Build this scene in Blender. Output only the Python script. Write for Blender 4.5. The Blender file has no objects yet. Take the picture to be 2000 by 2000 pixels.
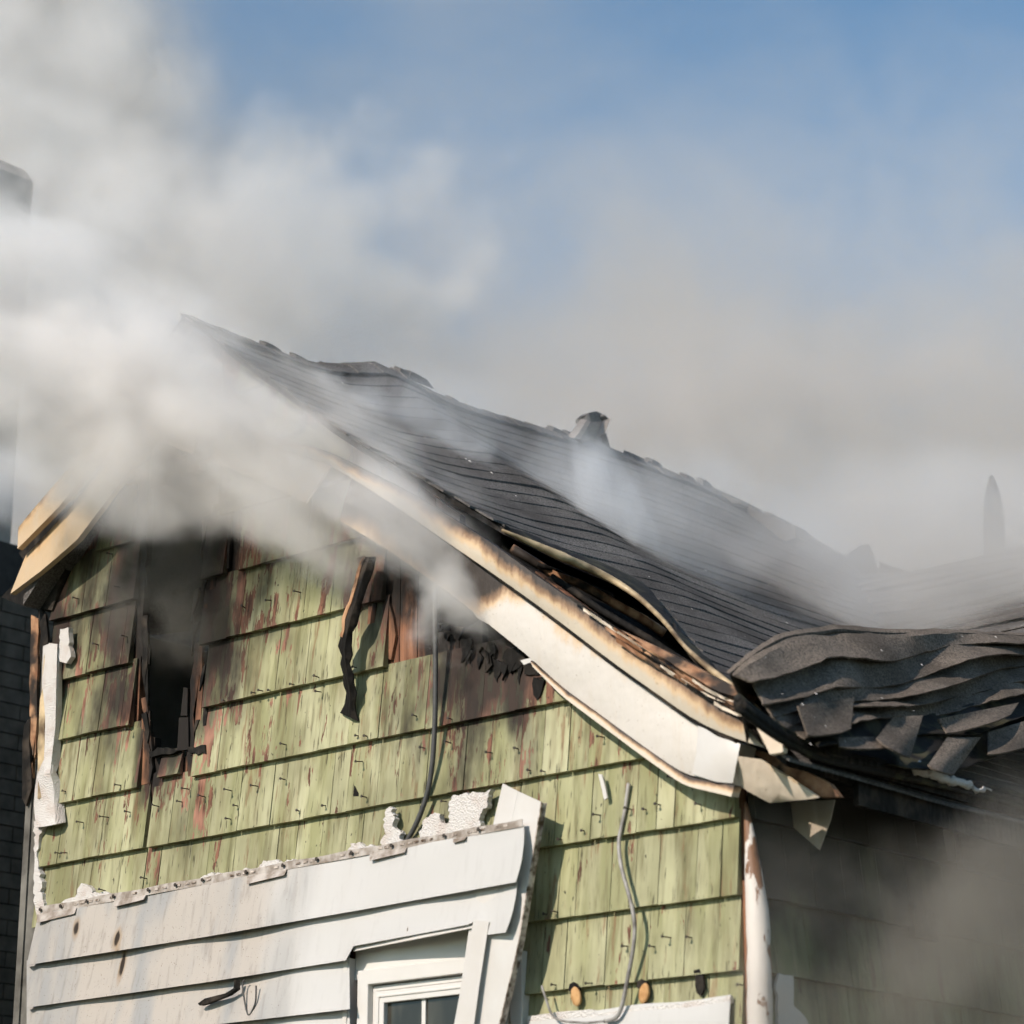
import bpy, math, random
import numpy as np
from mathutils import Matrix, Vector

random.seed(7)
rng = np.random.default_rng(7)
scene = bpy.context.scene
col = scene.collection

# ------------------------------------------------------------------ camera
F, HZ, XV = 5000.0, 1609.0, 6013.0          # focal length, horizon and vanishing point in photo pixels
FP = math.hypot(F, HZ)
PITCH = math.atan2(HZ, F)
HEAD = math.pi - math.atan2(XV, FP)
_h = np.array([math.cos(HEAD), math.sin(HEAD), 0.0])
_r = np.array([math.sin(HEAD), -math.cos(HEAD), 0.0])
_u0 = np.array([0, 0, 1.0])
FW = _h * math.cos(PITCH) + _u0 * math.sin(PITCH)
UP = -_h * math.sin(PITCH) + _u0 * math.cos(PITCH)
CAM = np.array([10.29965, -8.13516, 1.7])

cam_data = bpy.data.cameras.new('camera')
cam = bpy.data.objects.new('camera', cam_data)
col.objects.link(cam)
cam_data.lens = 90.0
cam_data.sensor_width = 36.0
cam_data.clip_start = 0.1
cam_data.clip_end = 3000.0
cam_data.dof.use_dof = True
cam_data.dof.focus_distance = 12.3
cam_data.dof.aperture_fstop = 2.0
m = Matrix(((_r[0], UP[0], -FW[0], CAM[0]), (_r[1], UP[1], -FW[1], CAM[1]), (_r[2], UP[2], -FW[2], CAM[2]), (0, 0, 0, 1)))
cam.matrix_world = m
scene.camera = cam

# ------------------------------------------------------------------ sky, sun, exposure
SUN = Vector((-0.05, -0.85, 0.52)).normalized()
elev = math.asin(SUN.z)
world = bpy.data.worlds.new('World')
scene.world = world
world.use_nodes = True
wn = world.node_tree
wn.nodes.clear()
sky = wn.nodes.new('ShaderNodeTexSky')
sky.sky_type = 'NISHITA'
sky.sun_disc = False
sky.sun_elevation = elev
sky.sun_rotation = math.atan2(SUN.x, SUN.y)
sky.air_density = 1.0
sky.dust_density = 0.4
sky.ozone_density = 0.25
bg = wn.nodes.new('ShaderNodeBackground')
bg.inputs['Strength'].default_value = 0.15
wo = wn.nodes.new('ShaderNodeOutputWorld')
tint = wn.nodes.new('ShaderNodeMix'); tint.data_type = 'RGBA'; tint.blend_type = 'MULTIPLY'   # the photograph's cool-teal white balance
tint.inputs[0].default_value = 1.0; tint.inputs[7].default_value = (0.80, 0.965, 1.0, 1.0)
wn.links.new(sky.outputs[0], tint.inputs[6])
wn.links.new(tint.outputs[2], bg.inputs[0])
wn.links.new(bg.outputs[0], wo.inputs[0])

sun_data = bpy.data.lights.new('sun', 'SUN')
sun_data.energy = 4.9
sun_data.angle = math.radians(0.6)
sun_data.color = (1.0, 0.875, 0.77)
sun = bpy.data.objects.new('sun', sun_data)
col.objects.link(sun)
sun.rotation_euler = SUN.to_track_quat('Z', 'Y').to_euler()
sun.location = (0, -20, 20)

scene.view_settings.view_transform = 'Standard'
scene.view_settings.look = 'None'
scene.view_settings.exposure = 0.0
scene.view_settings.gamma = 1.0
scene.view_settings.use_curve_mapping = False
scene.render.engine = 'CYCLES'
cy = scene.cycles
cy.use_denoising = True
cy.max_bounces = 10
cy.diffuse_bounces = 3
cy.glossy_bounces = 2
cy.transmission_bounces = 3
cy.volume_bounces = 5
cy.transparent_max_bounces = 16
cy.volume_step_rate = 2.0
cy.volume_max_steps = 64
cy.use_adaptive_sampling = True
cy.adaptive_threshold = 0.1
cy.adaptive_min_samples = 16
cy.sample_clamp_indirect = 6.0

# ------------------------------------------------------------------ pixel helpers (authoring only: photo pixel -> point on a real plane)
def ray(px, py):
    return FW + _r * ((px - 1000) / F) + UP * ((1000 - py) / F)
def on_y(px, py, y=0.0):
    d = ray(px, py); return CAM + d * ((y - CAM[1]) / d[1])
def on_x(px, py, x):
    d = ray(px, py); return CAM + d * ((x - CAM[0]) / d[0])
def on_pl(px, py, P, n):
    d = ray(px, py); n = np.array(n, float); return CAM + d * (((np.array(P) - CAM) @ n) / (d @ n))
def at_depth(px, py, dep):
    return CAM + ray(px, py) * dep

# ------------------------------------------------------------------ object helpers
def tag(o, label=None, cat=None, kind=None, group=None):
    if label: o['label'] = label
    if cat: o['category'] = cat
    if kind: o['kind'] = kind
    if group: o['group'] = group
    return o
def empty(name, loc=(0, 0, 0)):
    o = bpy.data.objects.new(name, None); col.objects.link(o); o.location = loc
    o.empty_display_size = 0.2
    return o
def link_mesh(name, me, mat, parent=None):
    if mat and not me.materials: me.materials.append(mat)
    o = bpy.data.objects.new(name, me); col.objects.link(o)
    if parent: o.parent = parent
    return o
def mesh(name, V, Fc, mat, parent=None, uv=None, smooth=False):
    me = bpy.data.meshes.new(name)
    me.from_pydata([tuple(map(float, v)) for v in V], [], [tuple(f) for f in Fc])
    if uv is not None:
        l = me.uv_layers.new(name='UVMap')
        vi = np.zeros(len(me.loops), int); me.loops.foreach_get('vertex_index', vi)
        l.data.foreach_set('uv', np.array(uv, float)[vi].ravel())
    if smooth: me.polygons.foreach_set('use_smooth', [True] * len(me.polygons))
    me.validate(); me.update()
    return link_mesh(name, me, mat, parent)
def fix_normals(o):
    import bmesh
    bm = bmesh.new(); bm.from_mesh(o.data); bmesh.ops.recalc_face_normals(bm, faces=bm.faces); bm.to_mesh(o.data); bm.free()
    return o
def box(name, lo, hi, mat, parent=None):
    (a, b, c), (d, e, f) = lo, hi
    V = [(a, b, c), (d, b, c), (d, e, c), (a, e, c), (a, b, f), (d, b, f), (d, e, f), (a, e, f)]
    return mesh(name, V, [(0, 3, 2, 1), (4, 5, 6, 7), (0, 1, 5, 4), (1, 2, 6, 5), (2, 3, 7, 6), (3, 0, 4, 7)], mat, parent)
def prism(name, P, thick, mat, parent=None, bevel=0.0):
    """polygon of 3D points (front), extruded by vector thick"""
    n = len(P); P = [np.array(p, float) for p in P]; t = np.array(thick, float)
    V = P + [p + t for p in P]
    Fc = [tuple(range(n)), tuple(range(2 * n - 1, n - 1, -1))]
    for i in range(n):
        j = (i + 1) % n; Fc.append((i, i + n, j + n, j))
    o = fix_normals(mesh(name, V, Fc, mat, parent))
    if bevel:
        b = o.modifiers.new('bevel', 'BEVEL'); b.width = bevel; b.segments = 2; b.limit_method = 'ANGLE'
    return o
def slab(name, rows, thick, mat, parent=None, smooth=True, uvs=None):
    """rows: R x C grid of 3D points (front face); thick vector gives the back"""
    G = np.array(rows, float); R, Cn = G.shape[:2]; t = np.array(thick, float)
    V = list(G.reshape(-1, 3)) + list((G + t).reshape(-1, 3)); n = R * Cn
    uv = [(c / (Cn - 1), 1 - r_ / (R - 1)) for r_ in range(R) for c in range(Cn)] * 2
    Fc = []
    for r_ in range(R - 1):
        for c in range(Cn - 1):
            a = r_ * Cn + c
            Fc.append((a, a + Cn, a + Cn + 1, a + 1)); Fc.append((a + n, a + 1 + n, a + Cn + 1 + n, a + Cn + n))
    bd = [c for c in range(Cn)] + [r_ * Cn + Cn - 1 for r_ in range(1, R)] + [(R - 1) * Cn + c for c in range(Cn - 2, -1, -1)] + [r_ * Cn for r_ in range(R - 2, 0, -1)]
    for i in range(len(bd)):
        a, b = bd[i], bd[(i + 1) % len(bd)]
        Fc.append((a, b, b + n, a + n))
    o = mesh(name, V, Fc, mat, parent, uv=uv)
    fix_normals(o)
    if smooth:
        o.data.polygons.foreach_set('use_smooth', [True] * len(o.data.polygons))
        try: o.data.set_sharp_from_angle(angle=math.radians(40))
        except Exception: pass
    return o
def resample(P, n):
    P = np.array(P, float); d = np.r_[0, np.cumsum(np.linalg.norm(np.diff(P, axis=0), axis=1))]
    t = np.linspace(0, d[-1], n)
    return np.stack([np.interp(t, d, P[:, k]) for k in range(P.shape[1])], 1)
def smoothpl(P, n, it=3):
    Q = resample(P, n)
    for _ in range(it):
        Q[1:-1] = 0.25 * Q[:-2] + 0.5 * Q[1:-1] + 0.25 * Q[2:]
    return Q
def tube(name, P, rad, mat, parent=None, sides=8, flat=None):
    P = np.array(P, float); n = len(P); V = []; Fc = []
    rad = np.broadcast_to(np.array(rad, float), (n,))
    up = np.array([0, -1.0, 0])
    for i in range(n):
        t = P[min(i + 1, n - 1)] - P[max(i - 1, 0)]; t = t / (np.linalg.norm(t) + 1e-9)
        u = up if abs(t @ up) < 0.95 else np.array([1.0, 0, 0])
        a = np.cross(t, u); a /= np.linalg.norm(a); b = np.cross(a, t)
        for k in range(sides):
            an = 2 * math.pi * k / sides
            V.append(P[i] + rad[i] * (math.cos(an) * a + (flat or 1) * math.sin(an) * b))
    for i in range(n - 1):
        for k in range(sides):
            k2 = (k + 1) % sides
            Fc.append((i * sides + k, i * sides + k2, (i + 1) * sides + k2, (i + 1) * sides + k))
    Fc.append(tuple(range(sides))[::-1]); Fc.append(tuple((n - 1) * sides + k for k in range(sides)))
    return fix_normals(mesh(name, V, Fc, mat, parent, smooth=True))
def rough_poly(P, step, amp, seed=0):
    """subdivide and jitter a closed outline of pixels"""
    r_ = np.random.default_rng(seed); out = []
    for i in range(len(P)):
        a = np.array(P[i], float); b = np.array(P[(i + 1) % len(P)], float)
        n = max(1, int(np.linalg.norm(b - a) / step))
        for k in range(n):
            out.append(a + (b - a) * k / n + r_.normal(0, amp, 2))
    return out

# ------------------------------------------------------------------ material helpers
class NT:
    def __init__(s, name):
        s.mat = bpy.data.materials.new(name); s.mat.use_nodes = True
        s.t = s.mat.node_tree; s.t.nodes.clear()
        s.out = s.t.nodes.new('ShaderNodeOutputMaterial')
    def n(s, typ, ins=None, **props):
        nd = s.t.nodes.new('ShaderNode' + typ)
        for k, v in props.items(): setattr(nd, k, v)
        for k, v in (ins or {}).items(): s.set(nd, k, v)
        return nd
    def set(s, nd, k, v):
        sock = nd.inputs[k]
        if isinstance(v, bpy.types.NodeSocket): s.t.links.new(v, sock)
        elif isinstance(v, bpy.types.Node): s.t.links.new(v.outputs[0], sock)
        else: sock.default_value = v
    def math(s, op, a, b=0.0, c=0.0, clamp=False):
        nd = s.n('Math', {0: a, 1: b, 2: c}, operation=op); nd.use_clamp = clamp; return nd.outputs[0]
    def vmul(s, v, k):
        return s.n('VectorMath', {0: v, 1: k}, operation='MULTIPLY').outputs[0]
    def vadd(s, v, k):
        return s.n('VectorMath', {0: v, 1: k}, operation='ADD').outputs[0]
    def noise(s, v, scale, detail=3.0, rough=0.55, dist=0.0):
        return s.n('TexNoise', {'Vector': v, 'Scale': scale, 'Detail': detail, 'Roughness': rough, 'Distortion': dist}).outputs[0]
    def ss(s, v, a, b, lo=0.0, hi=1.0):
        return s.n('MapRange', {'Value': v, 'From Min': a, 'From Max': b, 'To Min': lo, 'To Max': hi}, interpolation_type='SMOOTHSTEP').outputs[0]
    def mix(s, f, a, b, blend='MIX'):
        nd = s.n('Mix', data_type='RGBA', blend_type=blend)
        s.set(nd, 0, f); s.set(nd, 6, a); s.set(nd, 7, b)
        return nd.outputs[2]
    def pos(s):
        return s.n('NewGeometry').outputs['Position']
    def sep(s, v):
        return s.n('SeparateXYZ', {0: v}).outputs
    def rand(s):
        return s.n('ObjectInfo').outputs['Random']
    def bump(s, h, strength=0.3, dist=0.01):
        return s.n('Bump', {'Height': h, 'Strength': strength, 'Distance': dist}).outputs[0]
    def bsdf(s, colr, rough=0.7, normal=None, metallic=0.0, spec=0.4):
        b = s.n('BsdfPrincipled')
        s.set(b, 'Base Color', colr); s.set(b, 'Roughness', rough); s.set(b, 'Metallic', metallic); s.set(b, 'Specular IOR Level', spec)
        if normal is not None: s.set(b, 'Normal', normal)
        s.t.links.new(b.outputs[0], s.out.inputs[0])
        return s.mat
def C3(r, g, b): return (r, g, b, 1.0)

# ---- house proportions (metres): gable wall in the plane y = 0, ridge along +y
RX, RZ = 1.20, 6.58            # ridge
SR, SL = 0.777, 0.97           # right and left roof pitch
W = 4.41                       # width of the gable wall
EAVE_X = 4.74
RIDGE = [(-0.3, 6.577), (0.06, 6.573), (0.35, 6.568), (0.64, 6.57), (0.87, 6.633), (1.04, 6.689), (1.18, 6.738), (1.38, 6.716), (1.54, 6.668), (1.97, 6.685),
         (2.82, 6.746), (3.22, 6.766), (3.96, 6.768), (4.62, 6.722), (5.09, 6.70), (5.6, 6.66), (9, 6.65)]
def roof_line(x):              # top of the gable wall under the roof
    return RZ - 0.05 - (SL * (RX - x) if x < RX else SR * (x - RX))
def roof_z(x, y):
    t = (x - RX) / (EAVE_X - RX)
    off = float(np.interp(y, [p[0] for p in RIDGE], [p[1] for p in RIDGE])) - RZ
    sag = 0.012 * math.sin(1.7 * y + 2.1 * x) + 0.005 * math.sin(3.9 * y - 1.3 * x)
    return RZ - SR * (x - RX) + off * math.exp(-3.0 * t) + sag * min(1, 3 * t)
COURSES = [2.13, 2.435, 2.742, 3.048, 3.342, 3.647, 3.952, 4.259, 4.588, 4.908, 5.238, 5.55, 5.86, 6.17]
# burnt spots on the gable wall (x, z, radius): scorch and bare wood spread round them
BURNS = [(0.95, 5.25, 0.62), (3.02, 4.85, 0.50), (0.05, 5.15, 0.24), (2.6, 5.2, 0.35), (3.14, 4.56, 0.30), (0.95, 4.50, 0.22)]

def burn_field(t, P):
    """0..1 closeness to a burnt spot, measured on the wall"""
    x, y, z = t.sep(P)[:]
    best = None
    for bx, bz, br in BURNS:
        dx = t.math('SUBTRACT', x, bx); dz = t.math('MULTIPLY', t.math('SUBTRACT', z, bz), 0.75)
        d = t.math('SQRT', t.math('ADD', t.math('MULTIPLY', dx, dx), t.math('MULTIPLY', dz, dz)))
        v = t.math('SUBTRACT', 1.0, t.math('DIVIDE', d, br * 2.0))
        best = v if best is None else t.math('MAXIMUM', best, v)
    return best

def make_paint(name, base, base2, dark=1.0, burns=True):
    t = NT(name); P = t.pos(); rnd = t.rand()
    shift = t.n('CombineXYZ', {0: t.math('MULTIPLY', rnd, 3.1), 1: 0.0, 2: t.math('MULTIPLY', rnd, 7.7)}).outputs[0]
    Q = t.vadd(P, shift)
    tone = t.noise(t.vmul(Q, (7.0, 7.0, 0.9)), 1.0, 3.0)
    c = t.mix(t.ss(tone, 0.36, 0.66), C3(*base), C3(*base2))
    c = t.mix(t.ss(rnd, 0.0, 1.0, 0.0, 0.34), c, C3(base[0] * 0.62, base[1] * 0.62, base[2] * 0.6))
    # weather streaks running down
    st = t.noise(t.vmul(Q, (24.0, 24.0, 1.2)), 1.0, 4.0, 0.6)
    c = t.mix(t.ss(st, 0.47, 0.72, 0.0, 0.7), c, C3(0.10, 0.088, 0.036))
    sp2 = t.noise(t.vmul(P, (9.0, 9.0, 0.5)), 1.0, 4.0, 0.6)
    c = t.mix(t.ss(sp2, 0.5, 0.68, 0.0, 0.55), c, C3(0.145, 0.115, 0.05))
    c = t.mix(t.ss(sp2, 0.46, 0.34, 0.0, 0.35), c, C3(0.50, 0.49, 0.30))
    rs = t.noise(t.vmul(Q, (30.0, 30.0, 0.8)), 1.0, 4.0, 0.62)
    c = t.mix(t.ss(rs, 0.58, 0.68, 0.0, 0.65), c, C3(0.185, 0.088, 0.042))
    smoke_shade = t.noise(P, 2.2, 3.0)
    c = t.mix(t.ss(smoke_shade, 0.42, 0.68, 0.0, 0.45), c, C3(0.125, 0.12, 0.06))  # broad patches: shadow of drifting smoke painted into the green
    # hairline grooves of the combed wood
    gr = t.noise(t.vmul(Q, (85.0, 85.0, 0.32)), 1.0, 2.0, 0.5)
    groove = t.ss(gr, 0.63, 0.72)
    c = t.mix(t.math('MULTIPLY', groove, 0.75), c, C3(0.045, 0.04, 0.02))
    # flaked paint: bare brown wood and pink primer
    burn = burn_field(t, P) if burns else None
    fl = t.noise(t.vmul(Q, (14.0, 14.0, 2.3)), 1.0, 7.0, 0.68)
    if burns: fl = t.math('ADD', fl, t.math('MULTIPLY', t.math('MAXIMUM', burn, 0.0), 0.20))
    peel = t.ss(fl, 0.628, 0.645)
    wd = t.noise(t.vmul(P, (60.0, 60.0, 3.0)), 1.0, 4.0)
    wood = t.mix(t.ss(wd, 0.35, 0.62), C3(0.07, 0.03, 0.018), C3(0.215, 0.098, 0.06))
    pk = t.noise(P, 2.3, 2.0)
    wood = t.mix(t.math('MULTIPLY', t.ss(pk, 0.46, 0.58, 0.0, 0.8), t.ss(burn, 0.05, 0.35) if burns else 0.0), wood, C3(0.42, 0.215, 0.15))
    c = t.mix(peel, c, wood)
    # small black knocks and pin holes
    sp = t.noise(t.vmul(P, (55.0, 55.0, 30.0)), 1.0, 1.0)
    c = t.mix(t.ss(sp, 0.74, 0.78, 0.0, 0.8), c, C3(0.03, 0.025, 0.015))
    if burns:
        sn = t.noise(t.vmul(P, (5.0, 5.0, 2.2)), 1.0, 4.0)
        soot = t.ss(t.math('ADD', burn, t.math('MULTIPLY', t.math('SUBTRACT', sn, 0.5), 1.1)), 0.26, 0.72)
        c = t.mix(t.math('MULTIPLY', soot, 0.95), c, C3(0.016, 0.012, 0.009))
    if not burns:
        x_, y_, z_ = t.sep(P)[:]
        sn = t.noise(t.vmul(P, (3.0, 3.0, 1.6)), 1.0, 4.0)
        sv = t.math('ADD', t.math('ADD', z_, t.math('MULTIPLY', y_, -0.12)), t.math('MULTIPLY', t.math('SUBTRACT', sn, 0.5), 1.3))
        c = t.mix(t.ss(sv, 2.7, 3.45, 0.35, 0.97), c, C3(0.022, 0.02, 0.017))  # charring plus painted smoke shade, heavier towards the eave
    hgt = t.math('ADD', t.math('MULTIPLY', groove, -0.7), t.math('MULTIPLY', peel, -0.5))
    hgt = t.math('ADD', hgt, t.math('MULTIPLY', wd, 0.25))
    return t.bsdf(c, 0.72, t.bump(hgt, 0.55, 0.004), spec=0.3)
M = {}
M['green'] = make_paint('green_paint', (0.275, 0.275, 0.138), (0.425, 0.415, 0.262))
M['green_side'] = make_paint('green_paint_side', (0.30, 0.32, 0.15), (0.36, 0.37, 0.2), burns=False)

def make_wood():
    t = NT('burnt_sheathing'); P = t.pos(); rnd = t.rand()
    g = t.noise(t.vmul(P, (45.0, 45.0, 2.0)), 1.0, 5.0, 0.6)
    c = t.mix(t.ss(g, 0.35, 0.65), C3(0.085, 0.034, 0.019), C3(0.27, 0.125, 0.07))
    c = t.mix(t.ss(rnd, 0.2, 0.9, 0.0, 0.5), c, C3(0.30, 0.15, 0.08))
    ch = t.noise(t.vmul(P, (6.0, 6.0, 2.4)), 1.0, 4.0, 0.6)
    bn = burn_field(t, P)
    s = t.ss(t.math('ADD', bn, t.math('MULTIPLY', t.math('SUBTRACT', ch, 0.5), 1.6)), 0.30, 0.72)
    c = t.mix(s, c, C3(0.014, 0.011, 0.009))
    return t.bsdf(c, 0.75, t.bump(g, 0.6, 0.006), spec=0.25)
M['wood'] = make_wood()
def make_char():
    t = NT('charred_wood'); P = t.pos()
    v = t.n('TexVoronoi', {'Vector': t.vmul(P, (30.0, 30.0, 14.0)), 'Scale': 1.0}).outputs['Distance']
    g = t.noise(P, 9.0, 4.0)
    c = t.mix(t.ss(g, 0.45, 0.7), C3(0.010, 0.009, 0.008), C3(0.045, 0.036, 0.028))
    return t.bsdf(c, 0.75, t.bump(v, 0.8, 0.01), spec=0.15)
M['char'] = make_char()
def make_felt():
    t = NT('scorched_felt'); P = t.pos(); g = t.noise(P, 7.0, 5.0)
    c = t.mix(t.ss(g, 0.48, 0.66), C3(0.012, 0.011, 0.010), C3(0.055, 0.052, 0.030))
    return t.bsdf(c, 0.8, t.bump(g, 0.5, 0.02), spec=0.25)
M['felt'] = make_felt()
def make_brownwood():
    t = NT('scorched_board'); P = t.pos()
    g = t.noise(t.vmul(P, (9.0, 30.0, 9.0)), 1.0, 5.0)
    k = t.noise(P, 5.5, 4.0)
    c = t.mix(t.ss(g, 0.3, 0.7), C3(0.20, 0.085, 0.04), C3(0.46, 0.27, 0.15))
    c = t.mix(t.ss(k, 0.42, 0.6), c, C3(0.022, 0.016, 0.012))
    return t.bsdf(c, 0.7, t.bump(g, 0.5, 0.006), spec=0.3)
M['brown'] = make_brownwood()

def make_siding():
    t = NT('white_metal_siding'); P = t.pos(); x, y, z = t.sep(P)[:]
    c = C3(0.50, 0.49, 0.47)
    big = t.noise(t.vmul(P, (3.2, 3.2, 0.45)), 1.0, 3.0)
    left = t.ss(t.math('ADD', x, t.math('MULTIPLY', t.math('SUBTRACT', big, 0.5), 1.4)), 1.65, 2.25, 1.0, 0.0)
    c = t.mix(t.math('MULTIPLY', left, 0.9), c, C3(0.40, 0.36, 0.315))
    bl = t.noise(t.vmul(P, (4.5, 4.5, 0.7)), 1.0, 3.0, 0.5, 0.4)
    c = t.mix(t.math('MULTIPLY', t.ss(bl, 0.42, 0.64), t.math('MULTIPLY', left, 0.65)), c, C3(0.25, 0.268, 0.28))  # grey-blue cloud reflections painted into the left part of the boards
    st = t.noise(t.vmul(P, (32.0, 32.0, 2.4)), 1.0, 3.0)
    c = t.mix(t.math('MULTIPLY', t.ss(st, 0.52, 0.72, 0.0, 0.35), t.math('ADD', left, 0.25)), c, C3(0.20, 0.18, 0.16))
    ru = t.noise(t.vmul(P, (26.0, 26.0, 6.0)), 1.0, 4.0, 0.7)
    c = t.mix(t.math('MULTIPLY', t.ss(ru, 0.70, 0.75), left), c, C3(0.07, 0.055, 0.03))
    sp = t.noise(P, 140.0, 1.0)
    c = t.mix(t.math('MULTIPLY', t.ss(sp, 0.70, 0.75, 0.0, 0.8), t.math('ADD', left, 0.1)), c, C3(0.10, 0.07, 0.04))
    # scorched blisters
    for bx, bz, rx_, rz_ in ((0.43, 3.60, .022, .05), (0.755, 3.515, .03, .05), (0.78, 3.40, .02, .085), (2.72, 3.36, .004, .01)):
        dx = t.math('DIVIDE', t.math('SUBTRACT', x, bx), rx_); dz = t.math('DIVIDE', t.math('SUBTRACT', z, bz), rz_)
        d = t.math('SQRT', t.math('ADD', t.math('MULTIPLY', dx, dx), t.math('MULTIPLY', dz, dz)))
        d = t.math('ADD', d, t.math('MULTIPLY', t.math('SUBTRACT', st, 0.5), 1.2))
        c = t.mix(t.ss(d, 1.6, 0.7, 0.0, 0.55), c, C3(0.30, 0.19, 0.09))
        c = t.mix(t.ss(d, 0.9, 0.5), c, C3(0.03, 0.02, 0.012))
    wv = t.noise(t.vmul(P, (3.0, 3.0, 1.0)), 1.0, 2.0)
    return t.bsdf(c, 0.42, t.bump(wv, 0.35, 0.03), spec=0.45)
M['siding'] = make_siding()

def make_fascia(name, base, top=0.62, seed=0.0, left=None):
    """white cladding, heat-browned along its upper edge (UV: v = 1 at the top)"""
    t = NT(name); P = t.vadd(t.pos(), (seed, seed, 0)); uv = t.n('TexCoord').outputs['UV']; u, v, _ = t.sep(uv)[:]
    n1 = t.noise(t.vmul(P, (5.0, 5.0, 5.0)), 1.0, 4.0, 0.6)
    n2 = t.noise(P, 1.7, 3.0)
    s = t.math('ADD', v, t.math('MULTIPLY', t.math('SUBTRACT', n1, 0.5), 0.7))
    s = t.math('ADD', s, t.math('MULTIPLY', t.math('SUBTRACT', n2, 0.5), 1.0))
    if left is not None:
        s = t.math('ADD', s, t.ss(u, left[0], left[1], left[2], 0.0))
    n3 = t.noise(t.vmul(P, (26.0, 26.0, 7.0)), 1.0, 5.0, 0.65)
    s = t.math('ADD', s, t.math('MULTIPLY', t.math('SUBTRACT', n3, 0.5), 0.55))
    dirt = t.noise(t.vmul(P, (22.0, 22.0, 3.0)), 1.0, 4.0)
    c = t.mix(t.ss(dirt, 0.5, 0.75, 0.0, 0.3), C3(*base), C3(0.50, 0.43, 0.34))
    c = t.mix(t.ss(s, top - 0.22, top + 0.10, 0.0, 0.75), c, C3(0.56, 0.37, 0.19))
    c = t.mix(t.ss(s, top, top + 0.28, 0.0, 0.85), c, C3(0.16, 0.085, 0.045))
    c = t.mix(t.ss(s, top + 0.22, top + 0.5), c, C3(0.025, 0.018, 0.013))
    c = t.mix(t.ss(t.noise(P, 75.0, 2.0), 0.68, 0.74, 0.0, 0.5), c, C3(0.16, 0.10, 0.06))
    return t.bsdf(c, 0.55, t.bump(t.math('ADD', t.noise(P, 4.0, 3.0), t.math('MULTIPLY', n3, 0.35)), 0.5, 0.03), spec=0.35)
M['fascia'] = make_fascia('rake_cladding', (0.53, 0.465, 0.37), 0.50)
M['frieze'] = make_fascia('frieze_cladding', (0.55, 0.515, 0.465), 1.14, 3.0, left=(0.36, 0.52, 1.3))
M['panel'] = make_fascia('loose_cladding', (0.62, 0.53, 0.42), 1.1, 7.0)
M['shaded_panel'] = make_fascia('shaded_cladding', (0.30, 0.25, 0.19), 1.0, 9.0)  # loose cladding with the shade under the eave put into its colour
M['rakeboard'] = make_fascia('rake_board_paint', (0.52, 0.39, 0.25), 0.86, 11.0)

def make_simple(name, c, rough=0.6, nscale=20.0, var=0.3, bump=0.3, metallic=0.0, dark=None, spec=0.4):
    t = NT(name); P = t.pos(); n1 = t.noise(P, nscale, 4.0)
    d = dark or tuple(k * 0.5 for k in c)
    cc = t.mix(t.ss(n1, 0.5 - var, 0.5 + var), C3(*d), C3(*c))
    return t.bsdf(cc, rough, t.bump(n1, bump, 0.006), metallic, spec)
M['trim'] = make_simple('white_trim', (0.58, 0.565, 0.54), 0.42, 6.0, 0.4, 0.15, dark=(0.52, 0.49, 0.45))
M['grime'] = make_simple('grimy_flange', (0.46, 0.42, 0.38), 0.5, 16.0, 0.2, 0.4, dark=(0.20, 0.16, 0.125))
M['vinyl'] = make_simple('window_vinyl', (0.64, 0.62, 0.585), 0.35, 3.0, 0.5, 0.05, dark=(0.55, 0.525, 0.49))
M['rust'] = make_simple('rusty_edge', (0.55, 0.48, 0.42), 0.6, 30.0, 0.18, 0.5, dark=(0.07, 0.04, 0.02))
M['steel'] = make_simple('nail_steel', (0.045, 0.034, 0.026), 0.6, 60.0, 0.4, 0.2)
M['cable'] = make_simple('cable_sheath', (0.085, 0.085, 0.083), 0.55, 25.0, 0.4, 0.2)
M['greycable'] = make_simple('grey_cable_sheath', (0.40, 0.385, 0.36), 0.5, 14.0, 0.25, 0.2, dark=(0.12, 0.11, 0.10))
M['knob'] = make_simple('raw_wood_plug', (0.56, 0.34, 0.155), 0.75, 30.0, 0.3, 0.5, dark=(0.36, 0.18, 0.07), spec=.2)
M['cream'] = make_simple('pale_drip_edge', (0.62, 0.48, 0.29), 0.45, 5.0, 0.16, 0.2, dark=(0.10, 0.065, 0.035))
M['dim'] = make_simple('dim_corner_board', (0.20, 0.19, 0.165), 0.7, 6.0, 0.3, 0.3, dark=(0.035, 0.03, 0.025))
def make_post():
    t = NT('flaking_white_post'); P = t.pos(); n1 = t.noise(t.vmul(P, (14.0, 14.0, 5.0)), 1.0, 5.0, 0.65); x, y, z = t.sep(P)[:]
    s = t.math('ADD', t.math('ADD', n1, t.ss(z, 3.25, 3.6, 0.0, 0.2)), t.ss(x, 4.375, 4.35, 0.0, 0.12))
    c = t.mix(t.ss(s, 0.60, 0.63), C3(0.62, 0.57, 0.52), C3(0.19, 0.095, 0.05))
    c = t.mix(t.ss(s, 0.74, 0.85), c, C3(0.02, 0.015, 0.012))
    return t.bsdf(c, 0.55, t.bump(n1, 0.4, 0.01))
M['post'] = make_post()
def make_foam():
    t = NT('white_foam'); P = t.pos()
    v = t.n('TexVoronoi', {'Vector': P, 'Scale': 130.0}).outputs['Distance']
    n1 = t.noise(P, 11.0, 3.0)
    c = t.mix(t.ss(n1, 0.45, 0.7, 0.0, 0.5), C3(0.60, 0.575, 0.545), C3(0.48, 0.39, 0.34))
    return t.bsdf(c, 0.85, t.bump(v, 0.9, 0.006), spec=0.2)
M['foam'] = make_foam()
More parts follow.
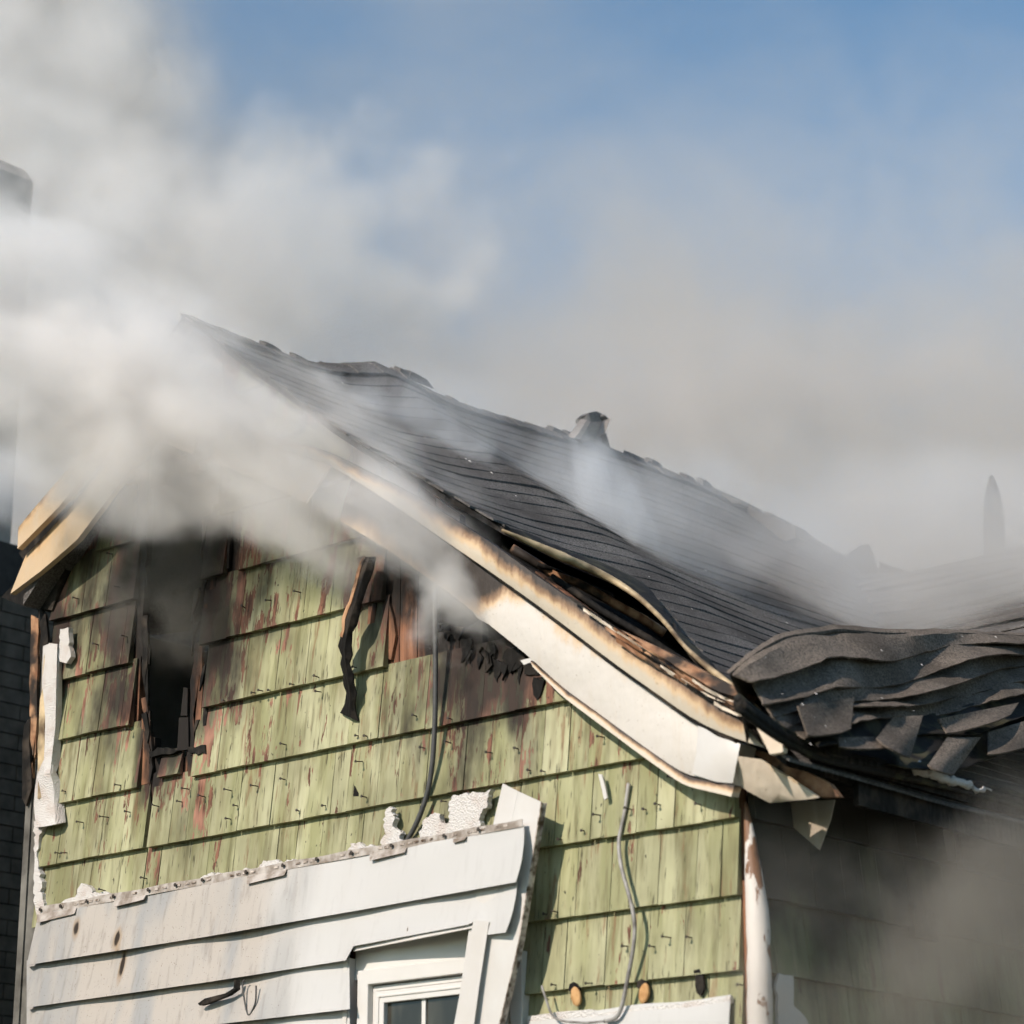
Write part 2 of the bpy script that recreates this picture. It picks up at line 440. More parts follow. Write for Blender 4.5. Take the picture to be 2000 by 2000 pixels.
def make_roof(name, a, b):
    t = NT(name); P = t.pos(); rnd = t.rand()
    n1 = t.noise(P, 160.0, 2.0); n2 = t.noise(P, 2.4, 4.0); n3 = t.noise(P, 22.0, 3.0)
    g2 = t.noise(P, 85.0, 2.0, 0.7)
    c = t.mix(t.ss(t.math('ADD', t.math('MULTIPLY', n1, 0.5), t.math('MULTIPLY', g2, 0.5)), 0.40, 0.60), C3(a[0] * .8, a[1] * .8, a[2] * .8), C3(b[0] * 1.1, b[1] * 1.1, b[2] * 1.1))
    c = t.mix(t.ss(n2, 0.4, 0.66, 0.0, 0.55), c, C3(a[0] * 0.45, a[1] * 0.45, a[2] * 0.45))
    c = t.mix(t.ss(rnd, 0, 1, 0.0, 0.35), c, C3(0.05, 0.042, 0.037))
    c = t.mix(t.ss(n3, 0.70, 0.74, 0.0, 0.6), c, C3(0.20, 0.15, 0.12))
    return t.bsdf(c, 0.95, t.bump(t.math('ADD', n1, t.noise(P, 60.0, 3.0)), 0.8, 0.005), spec=0.08)
M['roof'] = make_roof('asphalt_shingle', (0.092, 0.087, 0.083), (0.185, 0.175, 0.167))
M['roof2'] = make_roof('curled_asphalt_shingle', (0.105, 0.088, 0.073), (0.235, 0.195, 0.16))
M['brick'] = make_simple('grey_painted_brick', (0.14, 0.12, 0.095), 0.95, 9.0, 0.35, 0.6, dark=(0.065, 0.055, 0.044), spec=0.1)
M['mortar'] = make_simple('dark_mortar', (0.035, 0.033, 0.03), 0.9, 20.0, 0.4, 0.4)
M['chimney'] = make_simple('chimney_stucco', (0.36, 0.33, 0.30), 0.9, 7.0, 0.4, 0.5)
M['ash'] = make_simple('pale_ash', (0.80, 0.74, 0.68), 0.8, 30.0, 0.4, 0.2)
M['plaster'] = make_simple('bare_wall', (0.30, 0.29, 0.27), 0.85, 4.0, 0.4, 0.3)
def make_glass():
    t = NT('dim_window_glass'); P = t.pos(); n1 = t.noise(t.vmul(P, (6.0, 6.0, 1.5)), 1.0, 3.0)
    c = t.mix(t.ss(n1, 0.4, 0.65), C3(0.022, 0.02, 0.016), C3(0.062, 0.056, 0.042))
    return t.bsdf(c, 0.12, t.bump(n1, 0.05, 0.02), spec=0.5)
M['glass'] = make_glass()
def make_ground():
    t = NT('scrubby_lawn'); P = t.pos(); n1 = t.noise(P, 0.35, 6.0, 0.6); n2 = t.noise(P, 9.0, 4.0)
    c = t.mix(t.ss(n1, 0.42, 0.6), C3(0.05, 0.075, 0.025), C3(0.13, 0.115, 0.085))
    c = t.mix(t.math('MULTIPLY', n2, 0.5), c, C3(0.03, 0.04, 0.018))
    return t.bsdf(c, 0.95, t.bump(n2, 0.7, 0.05), spec=0.2)
M['ground'] = make_ground()

# ================================================================== SETTING
g = mesh('ground', [(-900, -900, 0), (900, -900, 0), (900, 900, 0), (-900, 900, 0)], [(0, 1, 2, 3)], M['ground'])
tag(g, kind='structure')

# ================================================================== THE BURNING HOUSE
house = empty('burning_house', (2.2, 0.0, 0.0))
tag(house, 'smoking green shingled house with charred dark roof and torn white cladding', 'house')
bpy.context.view_layer.update()
HL = Vector(house.location)
def hp(o):                     # parent to the house, keep world place
    o.parent = house; o.matrix_parent_inverse = Matrix.Translation(-HL); return o
def sub(o, part):              # sub-part of a part that sits at the world origin
    o.parent = part; o.matrix_parent_inverse = Matrix.Identity(4); return o

# ---- walls below and behind
hp(box('lower_wall', (0.02, 0.03, 0.0), (W - 0.02, 0.16, 2.5), M['plaster']))
hp(box('rear_wall', (0.02, 8.8, 0.0), (W - 0.03, 8.95, 3.9), M['plaster']))
hp(box('left_wall', (0.02, 0.17, 0.0), (0.16, 8.79, 5.25), M['plaster']))
hp(box('attic_floor', (0.17, 0.17, 2.55), (W - 0.17, 8.79, 2.7), M['char']))
hp(box('attic_partition', (0.17, 2.6, 2.71), (W - 0.17, 2.7, 4.2), M['char']))

# ---- gable wall: sheathing boards (upright), with burnt-out openings
gable = hp(box('gable_wall', (0.0, 0.062, 2.45), (W, 0.075, 2.52), M['char']))
HOLE1 = (0.76, 1.12, 4.42, 5.9)      # x0 x1 z0 z1
HOLE2 = (2.86, 3.30, 4.66, 5.10)
x = 0.01
while x < W - 0.01:
    w = random.uniform(0.10, 0.17); x1 = min(x + w, W - 0.01)
    spans = [(2.5, None)]
    for hx0, hx1, hz0, hz1 in (HOLE1, HOLE2):
        if x1 > hx0 and x < hx1:
            j = random.uniform(-0.10, 0.16)
            spans = [(2.5, hz0 + j), (hz1 + random.uniform(-.1, .05), None)]
    for z0, z1 in spans:
        ta = (roof_line(x) if z1 is None else z1); tb = (roof_line(x1 - 0.006) if z1 is None else z1 + random.uniform(-.05, .05))
        if min(ta, tb) <= z0 + 0.02: continue
        y0 = 0.004 + random.uniform(0, 0.006)
        sub(prism('sheathing_board', [(x, y0, z0), (x1 - 0.006, y0, z0), (x1 - 0.006, y0, tb), (x, y0, ta)], (0, 0.04, 0), M['wood']), gable)
    x = x1

# ---- green wall shingles, one object each
def missing(xa, xb, z):
    xm = 0.5 * (xa + xb)
    if 4.2 < z < 4.3 and 0.79 < xm < 1.18: return True
    if 4.5 < z < 4.7 and (0.71 < xm < 1.24): return True
    if 4.8 < z < 5.0 and (0.68 < xm < 1.20 or xm > 2.44): return True
    if 4.5 < z < 4.7 and xm > 2.46: return True
    if 5.2 < z < 5.3 and (0.70 < xm < 1.20 or 1.36 < xm < 1.46 or xm > 2.3): return True
    if z > 5.5 and (0.66 < xm < 1.32 or xm > 2.2): return True
    return False
EDGES = {7: [0.79, 1.18], 8: [0.71, 1.24, 2.46], 9: [0.68, 1.20, 2.44], 10: [0.70, 1.20, 1.36, 1.46, 2.3], 11: [0.66, 1.32, 2.2], 12: [0.66, 1.32, 2.2]}
def shingle(xa, xb, z0, za, zb, parent, name='shingle', side=False, top=0.345):
    dy = random.uniform(-0.002, 0.002); dz = random.gauss(0, 0.0016); tl = random.gauss(0, 0.0012)
    yb, yt, th = -0.044 + dy, -0.007, 0.011
    k = [(xa, yb, z0 + dz), (xb, yb + tl, z0 + dz + tl), (xb, yt, zb), (xa, yt, za)]
    bk = [(xa, yb + 0.033, z0 + dz), (xb, yb + 0.033 + tl, z0 + dz + tl), (xb, yt + th * 0.5, zb), (xa, yt + th * 0.5, za)]
    V = k + bk
    if side: V = [(W + 0.001 - v[1] - 0.0, v[0], v[2]) for v in V]
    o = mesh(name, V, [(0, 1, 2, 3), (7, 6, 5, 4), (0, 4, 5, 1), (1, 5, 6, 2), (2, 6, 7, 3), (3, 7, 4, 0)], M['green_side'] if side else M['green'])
    return sub(o, parent)
for ci, z0 in enumerate(COURSES):
    if ci < 2: continue
    x = 0.035; ends = sorted([e for e in EDGES.get(ci, [])] + [W - 0.012])
    if ci == 5: ends = sorted(ends + [3.72])
    if ci == 6: ends = sorted(ends + [0.885])
    while x < W - 0.02:
        w = random.choice([0.10, 0.13, 0.155, 0.18, 0.21]) * random.uniform(0.92, 1.08)
        x1 = x + w
        nx = [e for e in ends if e > x + 0.004][0]
        if x1 > nx - 0.045: x1 = nx
        gap = random.choice([0.0015, 0.002, 0.003, 0.005]); xb = x1 - gap
        if ci == 6 and abs(x1 - 0.885) < 0.01: xb = x1 - 0.03
        if not missing(x, xb, z0) and not (z0 < 3.1 and xb > 2.32 and x < 3.12) and not (z0 < 3.5 and xb < 2.9):
            lim = lambda xx: min(z0 + 0.345, roof_line(xx) - 0.01)
            za, zb = lim(x), lim(xb)
            if min(za, zb) > z0 + 0.03: shingle(x, xb, z0, za, zb, gable)
        x = x1
shingle(0.935, 1.085, 4.285, 4.43, 4.42, gable, 'shingle')

# broken lath and splinters round the burnt slot
def plank_px(name, pxs, y, th, mat, parent, amp=1.2, seed=0, step=30):
    P = [on_y(p[0], p[1], y) for p in rough_poly(pxs, step, amp, seed)]
    return sub(prism(name, P, (0, th, 0), mat), parent)
SPL = [([(277, 1395), (292, 1388), (297, 1500), (290, 1530), (274, 1535), (276, 1470)], -0.012),
       ([(300, 1510), (312, 1505), (310, 1640), (303, 1700), (297, 1640)], -0.012),
       ([(349, 1402), (368, 1404), (366, 1462), (346, 1466)], -0.018),
       ([(356, 1345), (366, 1345), (366, 1398), (355, 1398)], -0.01),
       ([(372, 1330), (382, 1250), (396, 1260), (394, 1470), (370, 1476)], -0.014),
       ([(366, 1470), (395, 1466), (388, 1525), (368, 1520)], -0.010),
       ([(432, 985), (452, 985), (446, 1110), (430, 1122)], -0.02),
       ([(414, 990), (424, 985), (420, 1180), (408, 1250), (400, 1240)], -0.014),
       ([(456, 1000), (470, 985), (470, 1100), (458, 1118)], -0.006),
       ([(745, 1180), (760, 1170), (772, 1240), (764, 1290), (748, 1280)], -0.01),
       ([(700, 1090), (712, 1085), (708, 1170), (696, 1200)], -0.03),
       ([(722, 1100), (738, 1090), (732, 1200), (724, 1290), (716, 1290)], -0.02)]
for i, (pp, y) in enumerate(SPL): plank_px('splintered_lath', pp, y, 0.016, M['wood'], gable, seed=i)
for k in range(22):                       # ragged charred splinters along both sides of the slot
    sd = k % 2; pyy = random.uniform(1010, 1470); pxx = (random.uniform(262, 284) if sd == 0 else random.uniform(378, 404)); hh_ = random.uniform(35, 110); ww = random.uniform(5, 13)
    dr = random.uniform(2, 10) * (1 if sd == 0 else -1)
    plank_px('charred_splinter', [(pxx, pyy), (pxx + ww, pyy - 4), (pxx + ww * .7 + dr, pyy + hh_ * .6), (pxx + ww * .4 + dr, pyy + hh_), (pxx + dr * .5, pyy + hh_ * .5)], random.uniform(-.03, -.01), .012, M[random.choice(['char', 'wood', 'char'])], gable, 1.5, 200 + k, 18)
for k in range(14):                       # broken black edges under the middle of the right rake
    q = random.uniform(0, 1); pxx = 850 + 200 * q; pyy = 1215 + 95 * q + random.uniform(-10, 25); ww = random.uniform(10, 26); hh_ = random.uniform(18, 48)
    plank_px('charred_fragment', [(pxx, pyy), (pxx + ww, pyy + 5), (pxx + ww * .8, pyy + hh_ * .6), (pxx + ww * .45, pyy + hh_), (pxx + 2, pyy + hh_ * .5)], random.uniform(-.055, -.03), .015, M['char'], gable, 2.2, 300 + k, 9)
for i, pp in enumerate([[(292, 1470), (318, 1458), (348, 1466), (340, 1474), (312, 1472), (296, 1480)], [(366, 1458), (402, 1457), (403, 1470), (370, 1472)],
                        [(1020, 1300), (1042, 1285), (1060, 1300), (1050, 1320), (1024, 1318)], [(985, 1270), (1010, 1262), (1030, 1290), (1005, 1310), (980, 1300)],
                        [(414, 985), (440, 978), (472, 986), (468, 998), (436, 996), (418, 1004)]]):
    plank_px('charred_fragment', pp, -0.04, 0.03, M['char'], gable, 2.0, 40 + i, 8)
for i, pp in enumerate([[(922, 1184), (934, 1182), (940, 1196), (946, 1206), (958, 1222), (940, 1212), (925, 1200)], [(1017, 1291), (1040, 1283), (1044, 1292), (1022, 1298)]]):
    plank_px('torn_flashing', pp, -0.13, 0.004, M['trim'], gable, 1.0, 60 + i, 8)

# ---- nails left in the wall where cladding was pulled off
NAILS = [(191, 1259), (247, 1244), (138, 1271), (255, 1426), (239, 1534), (131, 1547), (160, 1606), (210, 1596), (252, 1586), (308, 1575), (367, 1541), (353, 1566), (398, 1556), (450, 1544),
         (464, 1574), (119, 1667), (132, 1665), (440, 1369), (503, 1353), (516, 1350), (530, 1348), (578, 1337), (625, 1324), (625, 1351), (699, 1305), (560, 1455), (703, 1438),
         (719, 1438), (885, 1406), (555, 1522), (501, 1535), (452, 1600), (585, 1585), (637, 1573), (706, 1487), (828, 1461), (879, 1451), (718, 1558), (477, 1187), (529, 1172), (586, 1157),
         (217, 1082), (234, 1147), (155, 1170), (1039, 1505), (1067, 1508), (1173, 1592), (1142, 1623), (1100, 1640), (1233, 1581), (1261, 1581), (1290, 1572), (1370, 1572), (1313, 1519),
         (1071, 1787), (1093, 1783), (1224, 1848), (1278, 1849), (1308, 1831), (1349, 1831), (1089, 1924), (1160, 1920), (1448, 1924), (960, 1470), (1180, 1440), (1010, 1462), (285, 1716), (205, 1740), (870, 1565), (815, 1400)]
def nail_mesh(L):
    V, Fc = [], []
    for y, r_ in ((0.0, .0027), (-L, .0027), (-L, .0072), (-L - .002, .0068)):
        for k in range(6): V.append((r_ * math.cos(k * math.pi / 3), y, r_ * math.sin(k * math.pi / 3)))
    for s in range(3):
        for k in range(6): Fc.append((s * 6 + k, s * 6 + (k + 1) % 6, s * 6 + 6 + (k + 1) % 6, s * 6 + 6 + k))
    Fc.append(tuple(18 + k for k in range(6)))
    me = bpy.data.meshes.new('nail'); me.from_pydata(V, [], Fc); me.materials.append(M['steel']); return me
NM = [nail_mesh(.042), nail_mesh(.050), nail_mesh(.034)]
for i, (px, py) in enumerate(NAILS):
    p = on_y(px, py, -0.034)
    o = link_mesh('nail', NM[i % 3], None); o.location = p + np.array([0, 0.008, 0])
    o.rotation_euler = (random.gauss(0, .07), 0, random.gauss(0, .10)); sub(o, gable)

# ---- side wall in shade
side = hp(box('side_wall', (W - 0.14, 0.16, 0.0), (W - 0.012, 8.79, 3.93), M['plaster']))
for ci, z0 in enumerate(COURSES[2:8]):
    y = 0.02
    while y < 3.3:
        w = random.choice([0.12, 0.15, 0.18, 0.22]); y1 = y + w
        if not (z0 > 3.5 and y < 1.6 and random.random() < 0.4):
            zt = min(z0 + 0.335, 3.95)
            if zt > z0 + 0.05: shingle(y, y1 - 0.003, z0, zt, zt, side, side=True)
        y = y1
pw = [on_x(p[0], p[1], W + 0.045) for p in rough_poly([(1518, 1906), (1554, 1904), (1550, 1930), (1552, 1965), (1570, 1985), (1590, 2010), (1590, 2060), (1520, 2060)], 12, 2.0, 3)]
sub(prism('cladding_remnant', pw, (-0.012, 0, 0), M['trim']), side)
sub(box('vent_plate', (W + .03, 1.12, 3.30), (W + .06, 1.30, 3.44), M['char']), side)

# ---- main roof: deck with a burnt-through patch near the rake, shingle courses on top
PR, NR = (RX, 0.0, RZ), (SR, 0.0, 1.0)
L2px = [(1040, 1050), (1090, 1075), (1170, 1100), (1255, 1140), (1295, 1195), (1345, 1262), (1400, 1320), (1470, 1375)]
L2 = [on_pl(p[0], p[1], (RX, 0, RZ + .03), NR) for p in L2px]
hx = [2.3] + [p[0] for p in L2] + [4.62]; hy = [-.2] + [max(p[1], -.2) for p in L2] + [-.2]
order = np.argsort(hx); hx = list(np.array(hx)[order]); hy = list(np.array(hy)[order])
def edge_y(x): return float(np.interp(x, hx, hy))
roof = hp(box('main_roof', (RX - 0.02, 0.0, RZ - 0.16), (RX + 0.02, 6.0, RZ - 0.06), M['char']))
NX = 24
rows = []
for i in range(NX + 1):
    xx = RX + (EAVE_X - RX) * i / NX
    ya = edge_y(xx) + 0.03
    rows.append([(xx, ya + (6.3 - ya) * k / 30, roof_z(xx, ya + (6.3 - ya) * k / 30) - 0.012) for k in range(31)])
sub(slab('roof_deck', rows, (0, 0, -0.03), M['char'], smooth=False), roof)
rowsl = [[(RX - 1.24 * i / 6, -0.16 + 9.06 * k / 20, roof_z(RX, -0.16 + 9.06 * k / 20) - SL * 1.24 * i / 6 - 0.01) for k in range(21)] for i in range(7)]
sub(slab('left_roof_slope', rowsl, (0, 0, -0.05), M['roof']), roof)
NC = 35
for c in range(NC):
    xt = RX + (EAVE_X + 0.03 - RX) * (c / NC) - 0.01; xb = RX + (EAVE_X + 0.03 - RX) * ((c + 1) / NC) + 0.012
    ya = max(edge_y(xt), edge_y(xb)) if edge_y(xt) > -.19 or edge_y(xb) > -.19 else -0.21
    ya += random.uniform(-.02, .03)
    n = 34; G = [[], [], []]
    ph = random.uniform(0, 6)
    for k in range(n):
        y = ya + (6.25 - ya) * k / (n - 1)
        wob = 0.003 * math.sin(5 * y + ph) + random.gauss(0, .0025)
        lift = 0.0095 + 0.002 * math.sin(2.3 * y + 2 * ph)
        G[0].append((xt, y, roof_z(xt, y) + 0.002)); xm = 0.5 * (xt + xb)
        G[1].append((xm, y, roof_z(xm, y) + 0.5 * lift)); G[2].append((xb + wob, y, roof_z(xb, y) + lift))
    sub(slab('shingle_course', G, (0, 0, -0.011), M['roof'], smooth=False), roof)
# ridge caps
nr = 30
for k in range(nr):
    y0 = -0.22 + 5.6 * k / nr; y1 = y0 + 5.6 / nr + 0.03
    G = []
    for dx in (-0.12, -0.06, 0.0, 0.06, 0.13):
        rr = []
        for y in (y0, y1):
            zz = roof_z(RX + max(dx, 0), y) - (SL * abs(dx) if dx < 0 else 0)
            rr.append((RX + dx, y, zz + 0.026 + (0.008 if y == y0 else 0) - (0.02 if dx == 0 else 0)))
        G.append(rr)
    sub(slab('ridge_cap', G, (0, 0, -0.01), M['roof'], smooth=True), roof)

# torn edge: felt flap turned up, pale drip edge along its lip, charred rafters in the gap
L1px = [(985, 1036), (1040, 1060), (1100, 1088), (1150, 1108), (1200, 1132), (1250, 1165), (1300, 1212), (1345, 1268), (1400, 1316), (1450, 1352), (1490, 1388)]
L1 = [on_pl(p[0], p[1], (RX, 0, RZ + .10), NR) for p in L1px]
a = smoothpl(L1, 40, 3); b = smoothpl([L1[0]] + [on_pl(p[0], p[1], (RX, 0, RZ + .05), NR) for p in L2px] + [L1[-1]], 40, 2)
flap = [a, 0.5 * (a + b) + np.array([0, 0, .03]) + rng.normal(0, .006, (40, 3)), b + np.array([0, .02, .012])]
sub(slab('turned_up_felt', flap, (0.0, 0.0, -0.012), M['felt']), roof)
sub(tube('drip_edge', a + np.array([-.003, -.012, 0.0]), np.interp(np.linspace(0, 1, 40), [0, .15, .4, .7, .85, 1], [.006, .022, .012, .009, .015, .006]), M['cream'], sides=6), roof)
deck2 = [[on_pl(p[0] - 6, p[1] + dy, (RX, 0, RZ - .13), NR) for p in L1px] for dy in (-25, 5, 35, 62)]
sub(slab('charred_decking', deck2, (0, 0, -0.02), M['char'], smooth=False), roof)
for i, (p, q, r_) in enumerate([((1000, 1070), (1300, 1235), .022), ((1080, 1130), (1420, 1345), .018), ((1050, 1100), (1200, 1168), .012)]):
    A = on_pl(p[0], p[1], (RX, 0, RZ - .05), NR); B = on_pl(q[0], q[1], (RX, 0, RZ - .05), NR)
    sub(tube('charred_batten', resample([A, B], 8) + rng.normal(0, .006, (8, 3)), r_, M['brown' if i == 0 else 'char'], sides=5), roof)

# ---- rear wing roof facing the camera
wing = hp(box('rear_wing_roof', (1.3, 5.2, 6.1), (7.5, 5.3, 6.2), M['char']))
WM, WY, WZ = 0.62, 5.05, 6.28
for c in range(17):
    ya = WY - 0.125 * c; yb = ya - 0.135
    n = 26; G = [[], []]; ph = random.uniform(0, 6)
    for k in range(n):
        xx = 1.2 + 6.3 * k / (n - 1)
        s = 0.03 * math.sin(1.4 * xx + .4) + 0.012 * math.sin(4 * xx + ph)
        e = random.gauss(0, .02) if c == 0 else 0
        G[0].append((xx, ya + (0.03 if c == 0 else 0), WZ + WM * (ya - WY) + s + e)); G[1].append((xx, yb, WZ + WM * (yb - WY) + s + 0.018))
    sub(slab('shingle_course', G, (0, 0, -0.011), M['roof'], smooth=False), wing)
sub(slab('rear_slope', [[(1.2, WY + 0.02, WZ - .03), (7.5, WY + 0.02, WZ - .03)], [(1.2, WY + 3.5, WZ - 2.2), (7.5, WY + 3.5, WZ - 2.2)]], (0, 0, -.05), M['roof']), wing)
hp(box('wing_wall', (4.46, 3.2, 0.0), (7.4, 8.4, 4.0), M['plaster']))
tri = [on_y(p[0], p[1], 5.3) for p in [(1632, 1112), (1655, 1082), (1678, 1066), (1691, 1062), (1700, 1085), (1712, 1130), (1690, 1160), (1640, 1140)]]
sub(prism('upturned_sheathing', tri, (0.01, 0.03, 0), M['char']), roof)
fr = [on_y(p[0], p[1], 5.12) for p in [(1716, 1094), (1738, 1106), (1765, 1112), (1765, 1125), (1720, 1125)]]
sub(prism('upturned_sheathing', fr, (0.0, 0.02, 0), M['char']), wing)
for pp, yy in (([(1440, 975), (1462, 985), (1475, 998), (1520, 1012), (1552, 1030), (1556, 1052), (1530, 1060), (1470, 1020), (1440, 1000)], 4.4), ([(1405, 962), (1440, 975), (1446, 985), (1410, 975)], 4.2),
               ([(1010, 822), (1060, 835), (1062, 845), (1015, 836)], 2.5), ([(1250, 900), (1290, 915), (1296, 924), (1252, 912)], 3.5), ([(352, 612), (375, 622), (380, 634), (356, 630)], -.15)):
    sub(prism('lifted_shingle', [on_y(p[0], p[1], yy) for p in rough_poly(pp, 14, 1.5, 5)], (0.03, 0.06, -0.02), M['roof']), roof)
for k in range(26):
    y0 = random.uniform(-.1, 5.2); zz = roof_z(RX, y0) + .012; l_ = random.uniform(.08, .22); h_ = random.uniform(.008, .035)
    sub(prism('lifted_shingle', [(RX + .02, y0, zz - .03), (RX + .01, y0 + l_ * .1, zz + h_ * .6), (RX, y0 + l_ * .45, zz + h_), (RX, y0 + l_ * .8, zz + h_ * .7), (RX + .02, y0 + l_, zz - .03)], (.05, 0, -.03), M['roof']), roof)
# curled vent hood on the ridge
M['vent'] = make_simple('vent_metal', (0.24, 0.215, 0.195), 0.6, 8.0, .4, .3)
def curl(rows, d): return [[on_x(p[0], p[1], RX + d + .05 * math.sin(k * .9)) for k, p in enumerate(resample(r_, 8))] for r_ in rows]
hood = sub(slab('curled_vent_hood', curl([[(1138, 818), (1152, 824), (1172, 824), (1193, 817)], [(1127, 834), (1145, 842), (1165, 840), (1187, 832)], [(1114, 850), (1135, 860), (1160, 858), (1182, 846)]], .08), (-.02, 0, 0), M['vent']), roof)
sub(slab('hood_crown', curl([[(1140, 815), (1150, 806), (1165, 803), (1182, 811)], [(1139, 822), (1152, 827), (1172, 827), (1190, 820)]], .02), (-.06, 0, 0), M['roof']), roof)
sub(slab('hood_base', curl([[(1108, 850), (1135, 858), (1160, 856), (1184, 846)], [(1105, 870), (1135, 882), (1165, 886), (1196, 888)]], .05), (-.06, 0, 0), M['roof']), roof)

# ---- slid and buckled shingles heaped over the eave
PM, NM_ = (EAVE_X + 0.05, 0.0, 3.86), (1.9, 0.0, 1.0)
FOLDS = [
 [(1425, 1312), (1460, 1283), (1490, 1262), (1530, 1240), (1590, 1230), (1612, 1232), (1625, 1223), (1680, 1229), (1740, 1233), (1840, 1231), (2000, 1238), (2140, 1246)],
 [(1470, 1330), (1530, 1316), (1580, 1296), (1625, 1276), (1700, 1283), (1740, 1290), (1790, 1276), (1850, 1259), (1930, 1252), (2000, 1256), (2140, 1266)],
 [(1490, 1372), (1560, 1362), (1600, 1348), (1640, 1335), (1700, 1341), (1760, 1333), (1840, 1306), (1900, 1282), (1960, 1276), (2000, 1278), (2140, 1284)],
 [(1510, 1398), (1580, 1380), (1640, 1366), (1700, 1366), (1760, 1360), (1830, 1345), (1900, 1322), (1960, 1303), (2000, 1298), (2140, 1300)],
 [(1535, 1420), (1610, 1392), (1670, 1378), (1740, 1378), (1800, 1376), (1860, 1362), (1930, 1345), (2000, 1326), (2140, 1318)],
 [(1570, 1440), (1640, 1415), (1700, 1402), (1760, 1396), (1800, 1402), (1860, 1390), (1930, 1370), (2000, 1352), (2140, 1340)],
 [(1600, 1455), (1680, 1445), (1740, 1438), (1800, 1430), (1850, 1430), (1900, 1432), (1960, 1410), (2000, 1395), (2140, 1375)],
 [(1620, 1472), (1700, 1484), (1780, 1496), (1850, 1500), (1900, 1490), (1950, 1472), (2000, 1462), (2140, 1440)]]
heap = hp(box('buckled_shingle_heap', (4.2, 0.4, 3.85), (4.3, 4.0, 3.95), M['char']))
NS = 46
for i in range(len(FOLDS) - 1):
    up_ = smoothpl(FOLDS[i], NS, 1); lo_ = smoothpl(FOLDS[i + 1], NS, 1)
    G = []
    for j, f in enumerate((-0.10, 0.25, 0.6, 0.9, 1.06)):
        pxy = up_ * (1 - f) + lo_ * f
        rr = []
        for k in range(NS):
            s = k / (NS - 1)
            lift = 0.012 + 0.034 * f ** 2 * (0.7 + 0.6 * math.sin(9 * s + 1.7 * i)) + 0.013 * math.sin(15 * s + i * 2.2 + 2 * f) + 0.006 * math.sin(37 * s + 5 * i)
            if i == 0 and j == 0: lift -= 0.05
            p = on_pl(pxy[k][0], pxy[k][1], (PM[0] + lift, 0, PM[2] + lift), NM_)
            rr.append(p + rng.normal(0, .002, 3))
        G.append(rr)
    sub(slab('buckled_shingle', G, (-0.007, 0.002, -0.005), M['roof2' if i < 5 else 'felt']), heap)  # lowest strips are black to paint the dark gaps between the tabs
# the back of the heap falls away to the roof
top = smoothpl(FOLDS[0], NS, 1); G = [[on_pl(p[0], p[1] + 3, PM, NM_) for p in top]]
for f in (0.5, 1.0):
    rr = []
    for kq, q in enumerate(G[0]):
        p = q + np.array([-0.35 * f * min(1, kq / 14), 0.1 * f, 0]); zz = RZ - SR * (p[0] - RX)
        rr.append(np.array([p[0], p[1], q[2] * (1 - f) + (zz - .03) * f + (.06 if f == .5 else 0)]))
    G.append(rr)
sub(slab('heap_back', G, (0, 0, -0.012), M['roof2']), heap)
TABS = [((1558, 1378), (1668, 1362), (1662, 1428), (1578, 1440), .06), ((1745, 1400), (1803, 1397), (1778, 1483), (1712, 1446), .085), ((1850, 1440), (1916, 1440), (1864, 1516), (1813, 1498), .09),
        ((1636, 1440), (1722, 1438), (1738, 1462), (1640, 1462), .06), ((1832, 1404), (1990, 1372), (1975, 1400), (1850, 1436), .08), ((1930, 1430), (2060, 1390), (2040, 1450), (1930, 1478), .08)]
for i, (tl_, tr_, br_, bl_, lf) in enumerate(TABS):
    G = []
    for f in np.linspace(0, 1, 7):
        row = []
        for u in np.linspace(0, 1, 7):
            p = (1 - f) * ((1 - u) * np.array(tl_) + u * np.array(tr_)) + f * ((1 - u) * np.array(bl_) + u * np.array(br_))
            l2 = lf + .035 * f ** 2 - .02 * (2 * u - 1) ** 2 * f + .008 * math.sin(5 * u + i * 2 + 3 * f)
            p = p + np.array([0, -5 * (2 * u - 1) ** 4 * f])
            row.append(on_pl(p[0], p[1], (PM[0] + l2, 0, PM[2] + l2), NM_))
        G.append(row)
    sub(slab('hanging_shingle_tab', G, (-0.006, 0.002, -0.005), M['roof2']), heap)
# dark eave edge, with a crust of white foam
EV = [(1440, 1372), (1480, 1405), (1530, 1440), (1600, 1473), (1700, 1495), (1790, 1513), (1870, 1532), (1935, 1548), (2010, 1570), (2140, 1610)]
for k, (dy, r_) in enumerate(((0, .022), (9, .016), (-10, .018))):
    P = smoothpl([on_x(p[0], p[1] + dy, EAVE_X + .05) for p in EV], 40, 2)
    sub(tube('eave_edge', P, r_, M['felt' if k else 'char'], sides=6), heap)
EV2 = [on_x(p[0], p[1], EAVE_X + .075) for p in [(1782, 1500), (1800, 1506), (1850, 1521), (1900, 1536), (1938, 1546)]]
P = resample(EV2, 30) + rng.normal(0, .006, (30, 3))
sub(tube('foam_crust', P, np.interp(np.linspace(0, 1, 30), [0, .05, .4, 1], [.012, .030, .022, .006]) + rng.normal(0, .003, 30), M['foam'], sides=7), heap)
hp(box('eave_soffit', (W + 0.005, 0.25, 3.83), (EAVE_X + 0.03, 8.7, 3.87), M['char']))
hp(box('eave_board', (EAVE_X - 0.01, 0.3, 3.70), (EAVE_X + 0.015, 8.7, 3.826), M['char']))

